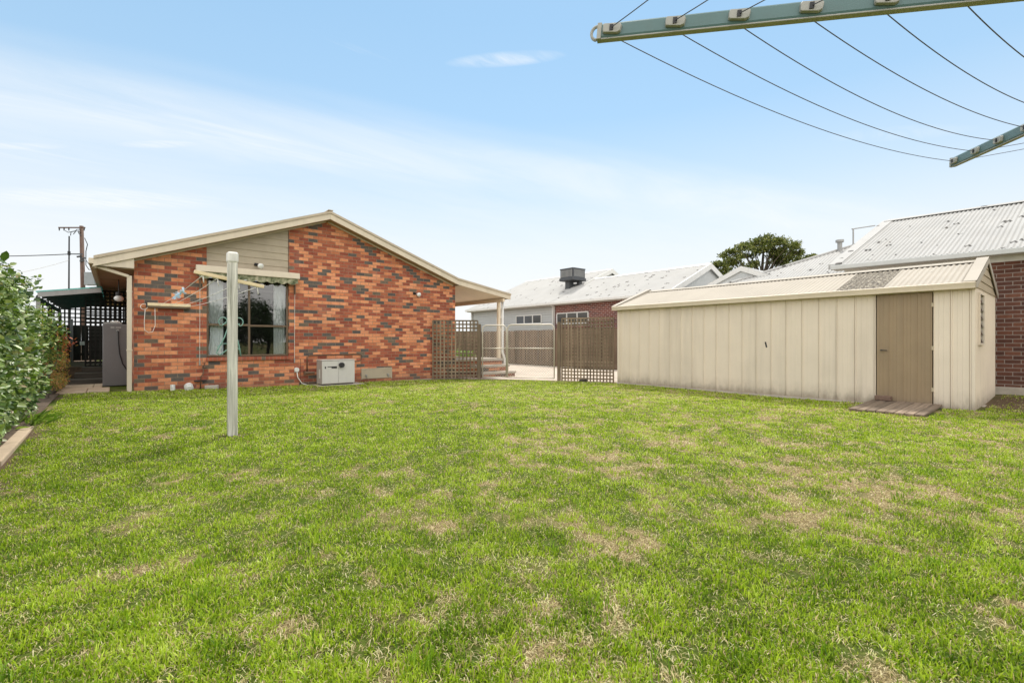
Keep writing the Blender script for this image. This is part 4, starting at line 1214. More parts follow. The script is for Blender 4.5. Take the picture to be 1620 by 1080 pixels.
# roof
EZ = 2.115
sl_ = (RZ - EZ) / (RX - 10.77)
def shed_roof(y0, y1, name, mat, parent):
    m = MB(); m.corr(lambda s: (10.76, s, EZ), lambda s: (RX - .01, s, RZ - .02), y0, y1, .084, .010, (-sl_, 0, 1), 8)
    return m.build(name, mat, parent, smooth=True)
rf = shed_roof(3.06, SY1 + .06, 'roof', M_roofs, sh)
shed_roof(2.31, 3.062, 'lichen_roof_sheet', M_lichen, sh)['label'] = 'dark lichen covered roof sheet'
shed_roof(SY0 - .02, 2.312, 'roof', M_roofs, sh)
m = MB(); m.corr(lambda s: (SXB + .1, s, EZ - .02), lambda s: (RX + .01, s, RZ - .02), SY0 - .02, SY1 + .06, .084, .010, (sl_, 0, 1), 8); m.build('roof', M_roofs, sh, smooth=True)
m = MB()
m.prism([(RX - .12, RZ - .035), (RX, RZ + .012), (RX + .12, RZ - .035), (RX + .12, RZ - .030), (RX, RZ + .018), (RX - .12, RZ - .030)], 'y', SY0 - .02, SY1 + .06)
m.build('ridge_cap', M_roofs, sh)
m = MB(); m.prism([(10.72, 2.02), (10.86, 2.02), (10.86, 2.06), (10.80, 2.06), (10.80, 2.115), (10.73, 2.13), (10.70, 2.12), (10.715, 2.06)], 'y', SY0 - .03, SY1 + .10)
m.build('gutter', M_trim, sh, bevel=.004)
# barge capping on both ends
for ya, yb in ((SY0 - .045, SY0 + .12), (SY1 - .04, SY1 + .11)):
    m = MB()
    m.prism([(10.735, 2.03), (10.735, 2.145), (RX, RZ + .055), (SXB + .12, 2.145), (SXB + .12, 2.03), (SXB + .05, 2.03), (RX, RZ - .06), (10.80, 2.03)], 'y', ya, ya + .012)
    for (xa, za), (xb, zb) in (((10.735, 2.145), (RX, RZ + .055)), ((SXB + .12, 2.145), (RX, RZ + .055))):
        m.add([(xa, ya, za + .002), (xb, ya, zb + .002), (xb, yb, zb + .002), (xa, yb, za + .002), (xa, ya, za - .012), (xb, ya, zb - .012), (xb, yb, zb - .012), (xa, yb, za - .012)],
              [(0, 1, 2, 3), (4, 7, 6, 5), (0, 4, 5, 1), (1, 5, 6, 2), (2, 6, 7, 3), (3, 7, 4, 0)])
    m.build('barge_capping', M_roofs, sh)
# gable infill, three boards
m = MB()
for i in range(4):
    z = 2.06 + .145 * i; zt = min(z + .14, 2.62)
    xa = lambda q: 10.86 + max(0, (q - 2.08)) / (RZ - 2.10) * (RX - 10.86)
    xb = lambda q: SXB + .0 - max(0, (q - 2.08)) / (RZ - 2.10) * (SXB - RX)
    m.add([(xa(z), SY0 - .018, z), (xb(z), SY0 - .018, z), (xb(zt), SY0 - .006, zt), (xa(zt), SY0 - .006, zt), (xa(z), SY0 + .02, z), (xb(z), SY0 + .02, z), (xb(zt), SY0 + .02, zt), (xa(zt), SY0 + .02, zt)],
          [(0, 1, 2, 3), (4, 7, 6, 5), (0, 4, 5, 1), (1, 5, 6, 2), (2, 6, 7, 3), (3, 7, 4, 0)])
m.build('gable_boards', M_shedtan, sh)
# door
m = MB(); dd = clad('y', SX + .004, DY0, DY1, .015, 2.005, .196, -1, rib=.008); m.add(dd.v, dd.f)
m.box(SX + .005, SX + .03, DY0, DY1, .015, 2.005)
m.box(SX - .012, SX + .004, DY0, DY1, .0, .05)
dr = m.build('door', M_sheddoor, sh)
m = MB(); m.tube([(SX - .005, 2.335, .99), (SX - .05, 2.335, .99)], .012, 8); m.bar((SX - .05, 2.355, .99), (SX - .05, 2.25, .985), .016, .016); m.build('handle', M_black, dr, bevel=.003)
for zz in (.28, 1.0, 1.75):
    m = MB(); m.box(SX - .016, SX - .002, DY0 - .022, DY0 + .010, zz, zz + .07); m.build('hinge', M_shedtan, dr)
# wall vent hole / old lock plate on the long wall
m = MB(); m.bar((SX - .004, 4.36, 1.02), (SX - .004, 4.385, 1.14), .03, .006, up=(1, 0, 0)); m.build('rust_hole', M_black, sh)
# louvre window
m = MB(); wx0, wx1, wz0, wz1 = 11.22, 11.80, 1.12, 1.95
for q in ((wx0, wx0 + .03, wz0, wz1), (wx1 - .03, wx1, wz0, wz1), (wx0, wx1, wz0 - .03, wz0), (wx0, wx1, wz1, wz1 + .03)): m.box(q[0], q[1], SY0 - .04, SY0 - .004, q[2], q[3])
wn = m.build('window', M_shed, sh)
m = MB()
for i in range(6):
    z = wz0 + .005 + i * .137; m.add([(wx0 + .03, SY0 - .03, z), (wx1 - .03, SY0 - .03, z), (wx1 - .03, SY0 - .008, z + .135), (wx0 + .03, SY0 - .008, z + .135)], [(0, 1, 2, 3)])
m.build('louvre_blades', M_dkglass, wn)
# boards in front of the door
rp = thing('door_ramp', 'low ramp of weathered timber boards at the shed door', 'ramp', (10.1, 2.1, -.02))
m = MB()
for i in range(8):
    y = 1.50 + .122 * i
    xa = 9.36 + random.uniform(-.03, .03)
    m.add([(xa, y, .005), (10.84, y, .035), (10.84, y + .112, .035), (xa, y + .112, .005), (xa, y, .04), (10.84, y, .075), (10.84, y + .112, .075), (xa, y + .112, .04)],
          [(0, 3, 2, 1), (4, 5, 6, 7), (0, 1, 5, 4), (1, 2, 6, 5), (2, 3, 7, 6), (3, 0, 4, 7)])
m.build('boards', M_deck, rp, bevel=.005)
m = MB(); m.box(9.6, 9.66, 1.49, 2.47, -.06, .004); m.box(10.66, 10.72, 1.49, 2.47, -.06, .025); m.build('bearer', M_sleeper, rp)
m = MB(); m.bar((10.74, 2.17, .119), (10.76, 2.41, .119), .10, .085)
tag(rebase(m.build('loose_brick', wood('old_brick', (.30, .20, .15), (.18, .11, .08), (1, 1, 1)), None, bevel=.012)), 'old brick lying on the shed ramp against the brown door', 'brick')

# ------------------------------------------------------------------ neighbours
# A: white roofed house across the driveway
A = thing('neighbour_house', 'neighbouring house with white roof, grey weatherboards and red brick behind paling fence', 'house', (19, 17, 0))
AX = 17.0
m = MB(); m.box(AX, AX + .1, 10.5, 17.14, -.1, 3.0); m.build('brick_wall', M_nby, A)
m = MB(); z = 0.0
while z < 2.98:
    m.add([(AX - .005, 17.15, z), (AX - .005, 24.2, z), (AX + .03, 24.2, z + .118), (AX + .03, 17.15, z + .118), (AX + .1, 17.15, z), (AX + .1, 24.2, z), (AX + .1, 24.2, z + .118), (AX + .1, 17.15, z + .118)],
          [(0, 3, 2, 1), (4, 5, 6, 7), (0, 1, 5, 4), (1, 2, 6, 5), (2, 3, 7, 6), (3, 0, 4, 7)]); z += .12
m.build('weatherboard_wall', M_greyclad, A)
for q in (17.05, 24.12):
    m = MB(); m.box(AX - .03, AX - .006, q, q + .09, 0, 3.0); m.build('corner_trim', M_white, A)
m = MB(); m.box(AX + .1, 23.5, 24.1, 24.2, 0, 3); m.build('end_wall', M_greyclad, A)
m = MB(); m.box(AX + .1, 23.5, 10.5, 10.6, 0, 3); m.build('end_wall', M_nby, A)
m = MB(); m.box(16.6, 16.72, 10.3, 24.4, 2.98, 3.09); m.build('gutter', M_white, A, bevel=.01)
m = MB(); m.box(16.73, AX + .1, 10.35, 24.35, 2.95, 2.99); m.build('soffit', M_white, A)
PA = .433
def zA(x): return 3.09 + PA * (x - 16.7)
m = MB(); m.corr(lambda s: (16.66, s, zA(16.66)), lambda s: (20.1, s, zA(20.1)), 10.42, 17.1, .095, .014, (-PA, 0, 1), 6); m.corr(lambda s: (20.1, s, zA(20.1)), lambda s: (23.6, s, zA(16.6)), 10.42, 17.1, .095, .014, (PA, 0, 1), 6)
m.build('roof', M_roofw, A, smooth=True)
m = MB(); m.corr(lambda s: (16.66, s, zA(16.66) + .025), lambda s: (21.6, s, zA(21.6) + .025), 17.0, 24.4, .095, .014, (-PA, 0, 1), 6); m.corr(lambda s: (21.6, s, zA(21.6) + .025), lambda s: (25.0, s, zA(18.2)), 17.0, 24.4, .095, .014, (PA, 0, 1), 6)
m.build('roof', M_roofw, A, smooth=True)
m = MB(); m.prism([(AX, 2.95), (20.1, zA(20.1) - .06), (23.2, 2.95)], 'y', 10.5, 10.58); m.build('gable_cladding', M_greyclad, A)
m = MB(); m.prism([(20.1, zA(20.1) - .3), (21.55, zA(21.6) - .08), (21.55, 4.2)], 'y', 17.18, 17.26); m.prism([(21.55, 4.2), (21.55, zA(21.6) - .08), (24, 4.0)], 'y', 17.18, 17.26); m.build('clerestory_wall', M_greyclad, A)
def bargeA(m, x0, z0, x1, z1, y, h=.22):
    m.prism([(x0, z0 - h), (x1, z1 - h), (x1, z1 + .035), (x0, z0 + .035)], 'y', y, y + .04)
for q in ((16.62, zA(16.62), 20.1, zA(20.1), 10.36), (20.1, zA(20.1), 23.6, zA(16.6), 10.36), (19.2, zA(19.2) + .03, 21.6, zA(21.6) + .03, 16.95), (21.6, zA(21.6) + .03, 24.6, zA(18.6), 16.95)):
    m = MB(); bargeA(m, *q); m.build('barge_board', M_white, A)
m = MB()
m.prism([(19.98, zA(19.98) + .02), (20.1, zA(20.1) + .04), (20.22, zA(19.98) + .02), (20.1, zA(20.1) + .02)], 'y', 10.4, 17.0); m.prism([(21.48, zA(21.48) + .045), (21.6, zA(21.6) + .065), (21.72, zA(21.48) + .045), (21.6, zA(21.6) + .045)], 'y', 17.0, 24.4)
m.build('ridge_cap', M_white, A)
def winA(ya, yb, za, zb, n):
    m = MB(); x0, x1 = AX - .035, AX - .008
    m.box(x0, x1, ya, yb, za - .05, za); m.box(x0, x1, ya, yb, zb, zb + .05)
    for i in range(n + 1):
        y = ya + (yb - ya) * i / n; m.box(x0 + .001, x1, y - .035, y + .035, za, zb)
    f = m.build('window', M_white, A)
    m = MB(); m.box(AX - .020, AX - .012, ya, yb, za, zb); m.build('pane', M_dkglass, f)
winA(17.93, 19.95, 2.13, 2.52, 3); winA(14.75, 16.8, 2.05, 2.52, 3); winA(21.1, 21.7, 1.9, 2.5, 1)
m = MB(); m.tube([(AX - .06, 16.95, .1), (AX - .06, 16.95, 2.9), (16.7, 16.95, 2.97)], .05, 10); m.build('downpipe', M_white, A, smooth=True)
m = MB(); m.tube([(AX - .06, 24.15, .1), (AX - .06, 24.15, 2.95)], .05, 10); m.build('downpipe', M_white, A, smooth=True)
# cooler on its roof
ec = thing('evaporative_cooler', 'dark grey evaporative cooler box standing on white roof', 'air cooler', (19.0, 17.7, 4.1))
cx, cy_ = 19.0, 17.6
m = MB(); m.box(cx - .48, cx + .48, cy_ - .48, cy_ + .48, 4.46, 5.05); m.build('housing', M_cooler, ec, bevel=.04, seg=2)
m = MB(); m.box(cx - .52, cx + .52, cy_ - .52, cy_ + .52, 4.40, 4.56); m.box(cx - .5, cx + .5, cy_ - .5, cy_ + .5, 5.0, 5.07); m.build('tray', M_cooler, ec, bevel=.03)
m = MB()
for i in range(9):
    q = -.36 + .09 * i
    m.box(cx - .495, cx - .481, cy_ + q - .015, cy_ + q + .015, 4.6, 4.98); m.box(cx + q - .015, cx + q + .015, cy_ - .495, cy_ - .481, 4.6, 4.98)
m.build('louvres', M_tankl, ec)
m = MB(); m.prism([(cx - .32, 3.95), (cx + .02, 4.15), (cx + .02, 4.41), (cx - .32, 4.41)], 'y', cy_ - .05, cy_ + .25); m.build('duct', M_cooler, ec)
m = MB(); m.prism([(cx + .1, 4.12), (cx + .3, 4.2), (cx + .3, 4.41), (cx + .1, 4.41)], 'y', cy_ - .4, cy_ - .2); m.build('support', M_cooler, ec)

# B: brick house behind the shed, turned a few degrees
B = thing('neighbour_house', 'dark red brick house with lichen spotted white roof behind the shed', 'house', (15, 0, 0))
ub = Vector((-.0755, .9971, 0)); nb = Vector((.9971, .0755, 0))       # along the wall, away from us
o0 = Vector((14.02, 1.0, 0))
def PB(n_, u_, z): 
    p = o0 + nb * n_ + ub * u_; return (p.x, p.y, z)
def boxB(m, n0, n1, u0, u1, z0, z1):
    m.add([PB(n0, u0, z0), PB(n1, u0, z0), PB(n1, u1, z0), PB(n0, u1, z0), PB(n0, u0, z1), PB(n1, u0, z1), PB(n1, u1, z1), PB(n0, u1, z1)],
          [(0, 3, 2, 1), (4, 5, 6, 7), (0, 1, 5, 4), (1, 2, 6, 5), (2, 3, 7, 6), (3, 0, 4, 7)])
m = MB(); boxB(m, .30, .42, -7, 2.75, .20, 2.82); m.build('brick_wall', M_nby2, B)
m = MB(); boxB(m, .42, 6.5, 2.63, 2.75, 0, 2.95); m.build('end_wall', M_nby2, B)
m = MB(); boxB(m, .18, .46, -7, 2.8, -.2, .199)
foot = m.build('footing', M_conc, B, bevel=.02)
m = MB(); boxB(m, .285, .45, -7, 2.78, 2.821, 3.0); m.build('frieze_board', M_white, B)
m = MB(); boxB(m, .0, .26, -7, 2.95, 2.93, 2.97); m.build('soffit', M_white, B)
m = MB(); boxB(m, -.13, -.005, -7, 3.0, 2.93, 3.04); m.build('gutter', M_greyclad, B, bevel=.015)
TB = .466
m = MB(); m.corr(lambda s: PB(-.06, s, 3.045), lambda s: PB(3.35, s - .62 * (s + 7) / 9.93, 3.045 + TB * 3.41), -7, 2.93, .088, .013, tuple(Vector((0, 0, 1)) - nb * TB), 8)
m.corr(lambda s: PB(3.35, s - .62 * (s + 7) / 9.93, 3.045 + TB * 3.41), lambda s: PB(6.8, s, 3.045), -7, 2.93, .088, .013, tuple(Vector((0, 0, 1)) + nb * TB), 6)
m.build('roof', M_roofw, B, smooth=True)
m = MB()
za_ = 3.045; zb_ = 3.045 + TB * 3.41
m.add([PB(-.06, 2.80, za_ + .03), PB(3.35, 2.18, zb_ + .03), PB(3.35, 2.43, zb_ + .03), PB(-.06, 3.05, za_ + .03), PB(-.06, 2.80, za_ + .0), PB(3.35, 2.18, zb_ + .0), PB(3.35, 2.43, zb_ - .1), PB(-.06, 3.05, za_ - .1)],
      [(0, 1, 2, 3), (4, 7, 6, 5), (0, 4, 5, 1), (1, 5, 6, 2), (2, 6, 7, 3), (3, 7, 4, 0)])
m.build('verge_capping', M_roofw, B)
m = MB(); m.add([PB(3.22, -7, zb_ - .02), PB(3.35, -7, zb_ + .045), PB(3.48, -7, zb_ - .02), PB(3.22, 2.38, zb_ - .02), PB(3.35, 2.38, zb_ + .045), PB(3.48, 2.38, zb_ - .02)], [(0, 1, 4, 3), (1, 2, 5, 4), (0, 2, 1), (3, 4, 5), (0, 3, 5, 2)]); m.build('ridge_cap', M_roofw, B)
# rear wing with hipped roof and a small gable
def zC(x): return 3.61 + .43 * (x - 17.86)
m = MB()
m.corr(lambda s: (16.0, s, zC(16.0)), lambda s: ((lambda xx: (xx, s, zC(xx)))(min(21.4, 16.0 + (9.09 - s)))), 2.2, 9.05, .10, .014, (-.43, 0, 1), 6)
m.corr(lambda s: (s, 9.09, zC(16.0)), lambda s: ((lambda k_: (s, 9.09 - k_, zC(16.0) + .43 * k_))(min(s - 16.0, 26.8 - s, 5.4))), 16.05, 26.75, .10, .014, (0, .43, 1), 6)
m.build('rear_roof', M_roofw, B, smooth=True)
m = MB(); m.tube([(16.0, 9.09, zC(16.0) + .01), (21.4, 3.69, zC(21.4) + .01)], .055, 8); m.tube([(21.4, 3.69, zC(21.4) + .01), (21.4, 2.2, zC(21.4) + .01)], .055, 8); m.build('hip_cap', M_roofw, B)
m = MB(); m.box(16.3, 16.4, 2.5, 8.9, 0, zC(16.0) - .05); m.box(16.4, 26, 8.8, 8.9, 0, zC(16.0) - .05); m.build('rear_wall', M_greyclad, B)
gx, gy, gzp, ghw, gsl = 17.5, 7.92, 3.84, 1.30, .43
m = MB(); m.prism([(gy - ghw, gzp - ghw * gsl), (gy + ghw, gzp - ghw * gsl), (gy, gzp - .0)], 'x', gx + .06, gx + .12); m.build('gable_cladding', M_greyclad, B)
for s_ in (-1, 1):
    m = MB(); m.prism([(gy, gzp - .12), (gy + s_ * ghw, gzp - ghw * gsl - .12), (gy + s_ * ghw, gzp - ghw * gsl + .06), (gy, gzp + .06)], 'x', gx, gx + .055); m.build('barge_board', M_white, B)
m = MB()
for s_ in (-1, 1):
    m.add([(gx, gy, gzp + .065), (gx, gy + s_ * ghw, gzp - ghw * gsl + .065), (gx + 3, gy + s_ * ghw, gzp - ghw * gsl + .065), (gx + 3, gy, gzp + .065)], [(0, 1, 2, 3)])
m.build('gable_roof', M_roofw, B)
# things on that roof
def at(px, py, d):
    """world point on the ray of a photograph position, d metres along the view axis"""
    r_ = (px - 810) / 750
    return Vector((d * (.6414 + .7672 * r_), d * (.7672 - .6414 * r_), CAMZ + (540.5 - py) / 750 * d))
p = Vector((19.55, 5.4, zC(19.55)))
m = MB(); m.tube([p + Vector((0, 0, -.1)), p + Vector((0, 0, .30))], .075, 12); m.tube([p + Vector((0, 0, .30)), p + Vector((0, 0, .38))], .13, 12)
tag(rebase(m.build('flue_pipe', M_tankl, None)), 'short metal flue with cap on the hipped white roof', 'flue')
p = Vector((19.93, 5.1, zC(19.93)))
an = thing('roof_antenna', 'thin bent metal antenna mast above the white roofs', 'antenna', tuple(p))
m = MB(); m.tube([p + Vector((0, 0, -.1)), p + Vector((0, 0, .62))], .025, 8); m.build('mast', M_tankl, an)
m = MB(); m.tube([p + Vector((-.05, .03, .60)), p + Vector((.55, -.5, .72))], .02, 8); m.build('boom', M_tankl, an)
# ------------------------------------------------------------------ rotary clothesline
HUB = Vector((2.55, -.56, 0)); TZ, HZ = CAMZ + 1.2, CAMZ + 1.005
T1 = Vector((1.442, 1.204, 0)); T2 = Vector((4.314, .546, 0)); T3 = HUB * 2 - T1; T4 = HUB * 2 - T2
ry = thing('rotary_clothesline', 'rotary clothesline with teal arms and sagging grey lines overhead', 'clothesline', (HUB.x, HUB.y, 0))
m = MB(); m.tube([HUB + Vector((0, 0, -.1)), HUB + Vector((0, 0, HZ + .12))], .024, 12); m.build('mast', M_gal, ry, smooth=True)
m = MB(); m.tube([HUB + Vector((0, 0, HZ - .08)), HUB + Vector((0, 0, HZ + .06))], .06, 14); m.build('hub', M_clip, ry, bevel=.006)
tips = [Vector((t.x, t.y, TZ)) for t in (T1, T2, T3, T4)]
hub = Vector((HUB.x, HUB.y, HZ))
offs = [.055, .285, .50, .724, .94, 1.16, 1.38, 1.60]
arms = []
for ai, tp in enumerate(tips):
    d = (hub - tp).normalized(); side = d.cross(Vector((0, 0, 1))).normalized(); up = side.cross(d).normalized()
    a = tp + d * .012; e = hub - d * .06
    m = MB()
    # rounded rectangular section with a lighter lower bead
    sec = [(-.011, -.026), (.011, -.026), (.014, -.02), (.014, .022), (.010, .028), (-.010, .028), (-.014, .022), (-.014, -.02)]
    vs = [a + side * s_ + up * h_ for s_, h_ in sec] + [e + side * s_ + up * h_ for s_, h_ in sec]
    n_ = len(sec)
    m.add(vs, [tuple(range(n_))[::-1], tuple(range(n_, 2 * n_))] + [(i, (i + 1) % n_, (i + 1) % n_ + n_, i + n_) for i in range(n_)])
    arm = m.build('arm', M_teal, ry)
    m = MB(); m.bar(a - up * .0295 + d * .004, e - up * .0295, .026, .006, up=up); m.build('arm_bead', M_clip, arm, bevel=.002)
    # end cap with a ring
    m = MB(); m.bar(a - d * .012, a + d * .004, .032, .060, up=up); 
    ringp = [a - d * (.014 + .022 * math.sin(q)) + up * (.026 * -math.cos(q)) for q in np.linspace(0, math.pi, 10)]
    m.tube(ringp, .006, 6); m.build('end_cap', M_clip, arm)
    for o in offs:
        c = tp + d * o
        for s_ in (1, -1):
            m = MB()
            q = [(-.030, -.015), (.024, -.021), (.036, -.015), (.040, .010), (.034, .017), (-.030, .021), (-.034, .014), (-.034, -.010)]
            base = c + side * (s_ * .0145) - up * .000
            f = [base + d * u_ + up * v_ for u_, v_ in q]; g_ = [base + side * (s_ * .013) + d * u_ * .92 + up * v_ * .9 for u_, v_ in q]
            k_ = len(q)
            fs = [tuple(range(k_)), tuple(range(2 * k_ - 1, k_ - 1, -1))] + [(i, i + k_, (i + 1) % k_ + k_, (i + 1) % k_) for i in range(k_)]
            m.add(f + g_, fs); cl_ = m.build('line_clip', M_clip, arm, bevel=.002)
            m = MB(); m.bar(base + side * (s_ * .0145) - d * .006 + up * .0, base + side * (s_ * .0145) + d * .008 + up * .0, .022, .003, up=side); m.build('slot', M_black, cl_)
    arms.append((tp, d, side, up))
for ai in range(4):
    tp, d, s1_, u1 = arms[ai]; tq, dq, s2_, u2 = arms[(ai + 1) % 4]
    for k_, o in enumerate(offs):
        c1 = tp + d * o; c2 = tq + dq * o
        sg1 = 1 if (c2 - c1).dot(s1_) > 0 else -1; sg2 = 1 if (c1 - c2).dot(s2_) > 0 else -1
        p1 = c1 + s1_ * (sg1 * .027); p2 = c2 + s2_ * (sg2 * .027)
        sag = (.085 + .012 * ((k_ * 7) % 3)) * (p2 - p1).length / 2.8
        pts = [p1.lerp(p2, u) - Vector((0, 0, sag * 4 * u * (1 - u))) for u in np.linspace(0, 1, 26)]
        m = MB(); m.tube(pts, .0019, 5); m.build('line', M_line, ry, smooth=True)

# ------------------------------------------------------------------ power pole, mast and wires
pb = at(134, 470, 40); base = Vector((pb.x, pb.y, 0)); ptop = at(129, 358, 40)
pp_ = thing('power_pole', 'leaning timber power pole with crossarms and grey box beyond the pergola', 'power pole', tuple(base))
m = MB(); m.tube([base + Vector((0, 0, -.5)), ptop], [.19, .14], 12); m.build('pole', M_pole, pp_, smooth=True)
rgt = Vector((.7672, -.6414, 0)); fwd = Vector((.6414, .7672, 0))
ca = at(129.5, 361.5, 39.8)
m = MB(); m.bar(ca - rgt * 1.75 - fwd * .2, ca + rgt * .45 - fwd * .2, .09, .09); x1_ = m.build('crossarm', M_pole, pp_)
m = MB()
for q in (-1.7, -1.3, -.9, .38):
    c = ca + rgt * q - fwd * .2; m.tube([c + Vector((0, 0, -.05)), c + Vector((0, 0, -.25))], [.05, .035], 8)
m.build('insulator', M_cooler, x1_)
m = MB()
for pq in ([ (-.1, -.1), (-.45, -.12), (-.62, -.42), (-.72, -.5) ], [(-.1, -.35), (-.5, -.22), (-.9, -.3), (-.95, -.62)], [(-.05, -.6), (-.25, -.45), (-.3, -.2)], [(-1.4, -.2), (-1.15, -.35), (-.5, -.25)]):
    m.tube([ca + rgt * a_ + Vector((0, 0, b__)) for a_, b__ in pq], .028, 6)
m.build('bracket', M_cooler, pp_)
cb_ = at(131.5, 403, 39.8)
m = MB(); m.bar(cb_ - rgt * .9 - fwd * .2, cb_ + rgt * .1 - fwd * .2, .08, .08)
for a_, b__ in ((-.2, -.35), (-.5, -.2), (-.25, -.55)): m.bar(cb_ + rgt * a_ + Vector((0, 0, b__)), cb_ + rgt * (a_ + .35) + Vector((0, 0, b__ + .05)), .1, .12)
m.build('crossarm', M_cooler, pp_)
m = MB(); m.tube([at(134, 377, 39.8), at(138.5, 387, 39.8), at(136, 398, 39.8), at(136, 420, 39.8), at(141, 427, 39.8), at(147, 427, 39.8)], .03, 6); m.tube([at(136, 412, 39.8), at(142, 420, 39.8), at(145, 427, 39.8)], .022, 6); m.build('cable', M_black, pp_, smooth=True)
bx = at(144.5, 441.5, 39.6)
m = MB(); m.bar(bx - rgt * .42 + Vector((0, 0, 0)), bx + rgt * .42, .45, 1.08); m.build('cabinet', M_polebox, pp_, bevel=.03)
p0 = at(108.5, 470, 36); 
m = MB(); m.tube([Vector((p0.x, p0.y, -.3)), at(109.5, 374, 36)], [.06, .045], 10); m.tube([at(109.3, 398, 36), at(109.3, 404, 36)], .09, 8)
tag(rebase(m.build('steel_mast', M_black, None)), 'slender dark steel mast left of the leaning power pole', 'mast')
m = MB()
a_ = at(109.3, 402.5, 36); e_ = at(-120, 403.5, 44)
m.tube([a_.lerp(e_, u) - Vector((0, 0, .15 * 4 * u * (1 - u))) for u in np.linspace(0, 1, 14)], .035, 6)
a2 = at(131, 403, 39.7); m.tube([a_, a2], .03, 6)
tag(rebase(m.build('overhead_cable', M_cooler, None)), 'thick overhead cable running left from the slender mast', 'cable')
m = MB(); a_ = at(110, 412, 36); e_ = at(-60, 445, 30)
m.tube([a_.lerp(e_, u) - Vector((0, 0, .2 * 4 * u * (1 - u))) for u in np.linspace(0, 1, 14)], .012, 5)
tag(rebase(m.build('service_wire', M_wire, None)), 'faint thin service wire sloping down behind the hedge', 'wire')

# ------------------------------------------------------------------ plants
LH = leaf_mat('hedge_leaf', [(0.0, (0.03, 0.065, 0.014)), (0.25, (0.085, 0.15, 0.03)), (0.5, (0.18, 0.26, 0.065)), (0.65, (0.31, 0.37, 0.15)), (0.8, (0.21, 0.33, 0.04)), (0.92, (0.46, 0.49, 0.29)), (1.0, (0.33, 0.24, 0.12))], .36, .16, .4)
LD = leaf_mat('dark_leaf', [(0.0, (0.02, 0.045, 0.02)), (0.5, (0.045, 0.085, 0.03)), (1.0, (0.09, 0.13, 0.05))], .4, .2)
LR = leaf_mat('rose_leaf', [(0.0, (0.05, 0.10, 0.03)), (0.45, (0.14, 0.24, 0.05)), (0.8, (0.26, 0.33, 0.07)), (1.0, (0.36, 0.30, 0.09))], .38, .3)
LT = leaf_mat('red_tip', [(0.0, (0.38, 0.07, 0.04)), (0.6, (0.50, 0.16, 0.07)), (1.0, (0.55, 0.30, 0.10))], .4, .3)
LO = leaf_mat('orange_leaf', [(0.0, (0.14, 0.17, 0.03)), (0.35, (0.26, 0.27, 0.05)), (0.65, (0.46, 0.22, 0.06)), (1.0, (0.58, 0.27, 0.12))], .4, .3)
LP = leaf_mat('pine_needle', [(0.0, (0.04, 0.055, 0.017)), (0.4, (0.12, 0.145, 0.04)), (0.75, (0.22, 0.235, 0.075)), (1.0, (0.33, 0.32, 0.12))], .6, .22, .2)
LB = leaf_mat('bright_leaf', [(0.0, (0.09, 0.17, 0.03)), (0.5, (0.20, 0.31, 0.06)), (1.0, (0.34, 0.42, 0.12))], .4, .35)

def stems(parent, x0, x1, y0, y1, h, n, mat=None, r=.014):
    m = MB()
    for i in range(n):
        x = random.uniform(x0, x1); y = random.uniform(y0, y1); z = gz(x, y)
        p = [Vector((x, y, z - .05))]
        for k in range(1, 5):
            p.append(Vector((x + random.uniform(-.12, .12) * k * .6, y + random.uniform(-.12, .12) * k * .6, z + h * k / 4.4)))
        m.tube(p, [r * (1 - .18 * k) for k in range(5)], 6)
    m.build('stem', mat or M_bark, parent)

# broad leaved hedge along the left bed
hd = thing('hedge', 'tall broad leaved pale green hedge along the flower bed', 'hedge', (-1.5, 8, 0))
n = 24000
y = 4.0 + 6.9 * RNG.random(n)
zt = 1.84 + .22 * (vnoise(y * 1.6, y * 0 + 3, 2) - .5) + .07 * np.sin(y * 2.1) - .35 * sm((y - 9.8) / 1.8) + .10 * sm((7.5 - y) / 2)
z = zt * (RNG.random(n) ** .85)
xf = -1.0 + .30 * (vnoise(y * 1.9, z * 2.0, 4) - .5) + .16 * (vnoise(y * 5, z * 5, 6) - .5) + .10 * np.sin(z / zt * math.pi) - .16 * sm((z / zt - .72) / .28) - .10 * sm((.3 - z) / .3)
dep = RNG.random(n) ** 1.7 * .85
x = xf - dep
topm = RNG.random(n) < .28
x = np.where(topm, xf - 1.5 * RNG.random(n), x); z = np.where(topm, zt - .14 * RNG.random(n) ** 1.5 + .05 * RNG.normal(size=n) * .6, z)
cen = np.stack([x, y, z + .04], 1)
ax = rnd_dir(n) * .75 + np.array([.55, -.25, .25]); nr = rnd_dir(n) * .55 + np.array([.55, -.25, .8])
ln = .045 + .065 * RNG.random(n) ** 1.3
leaves('foliage', cen, ax, nr, ln, ln * (.50 + .12 * RNG.random(n)), LH, hd, .10, .16)
stems(hd, -1.7, -1.2, 4.2, 10.6, 1.75, 26)
# long grassy shoots at the foot of the hedge
gp = thing('strap_leaf_plant', 'bright green strap leaved clump leaning over the edging', 'plant', (-.85, 9.2, .05))
n = 60; cen = np.stack([-.88 + .08 * RNG.normal(size=n), 9.2 + .22 * RNG.normal(size=n), np.full(n, .05)], 1)
leaves('foliage', cen, rnd_dir(n) * .6 + np.array([.5, -.3, .6]), rnd_dir(n) * .3 + np.array([0, 0, 1.]), 0.10 + .16 * RNG.random(n), .018 + .01 * RNG.random(n), LB, gp, .1, .35)

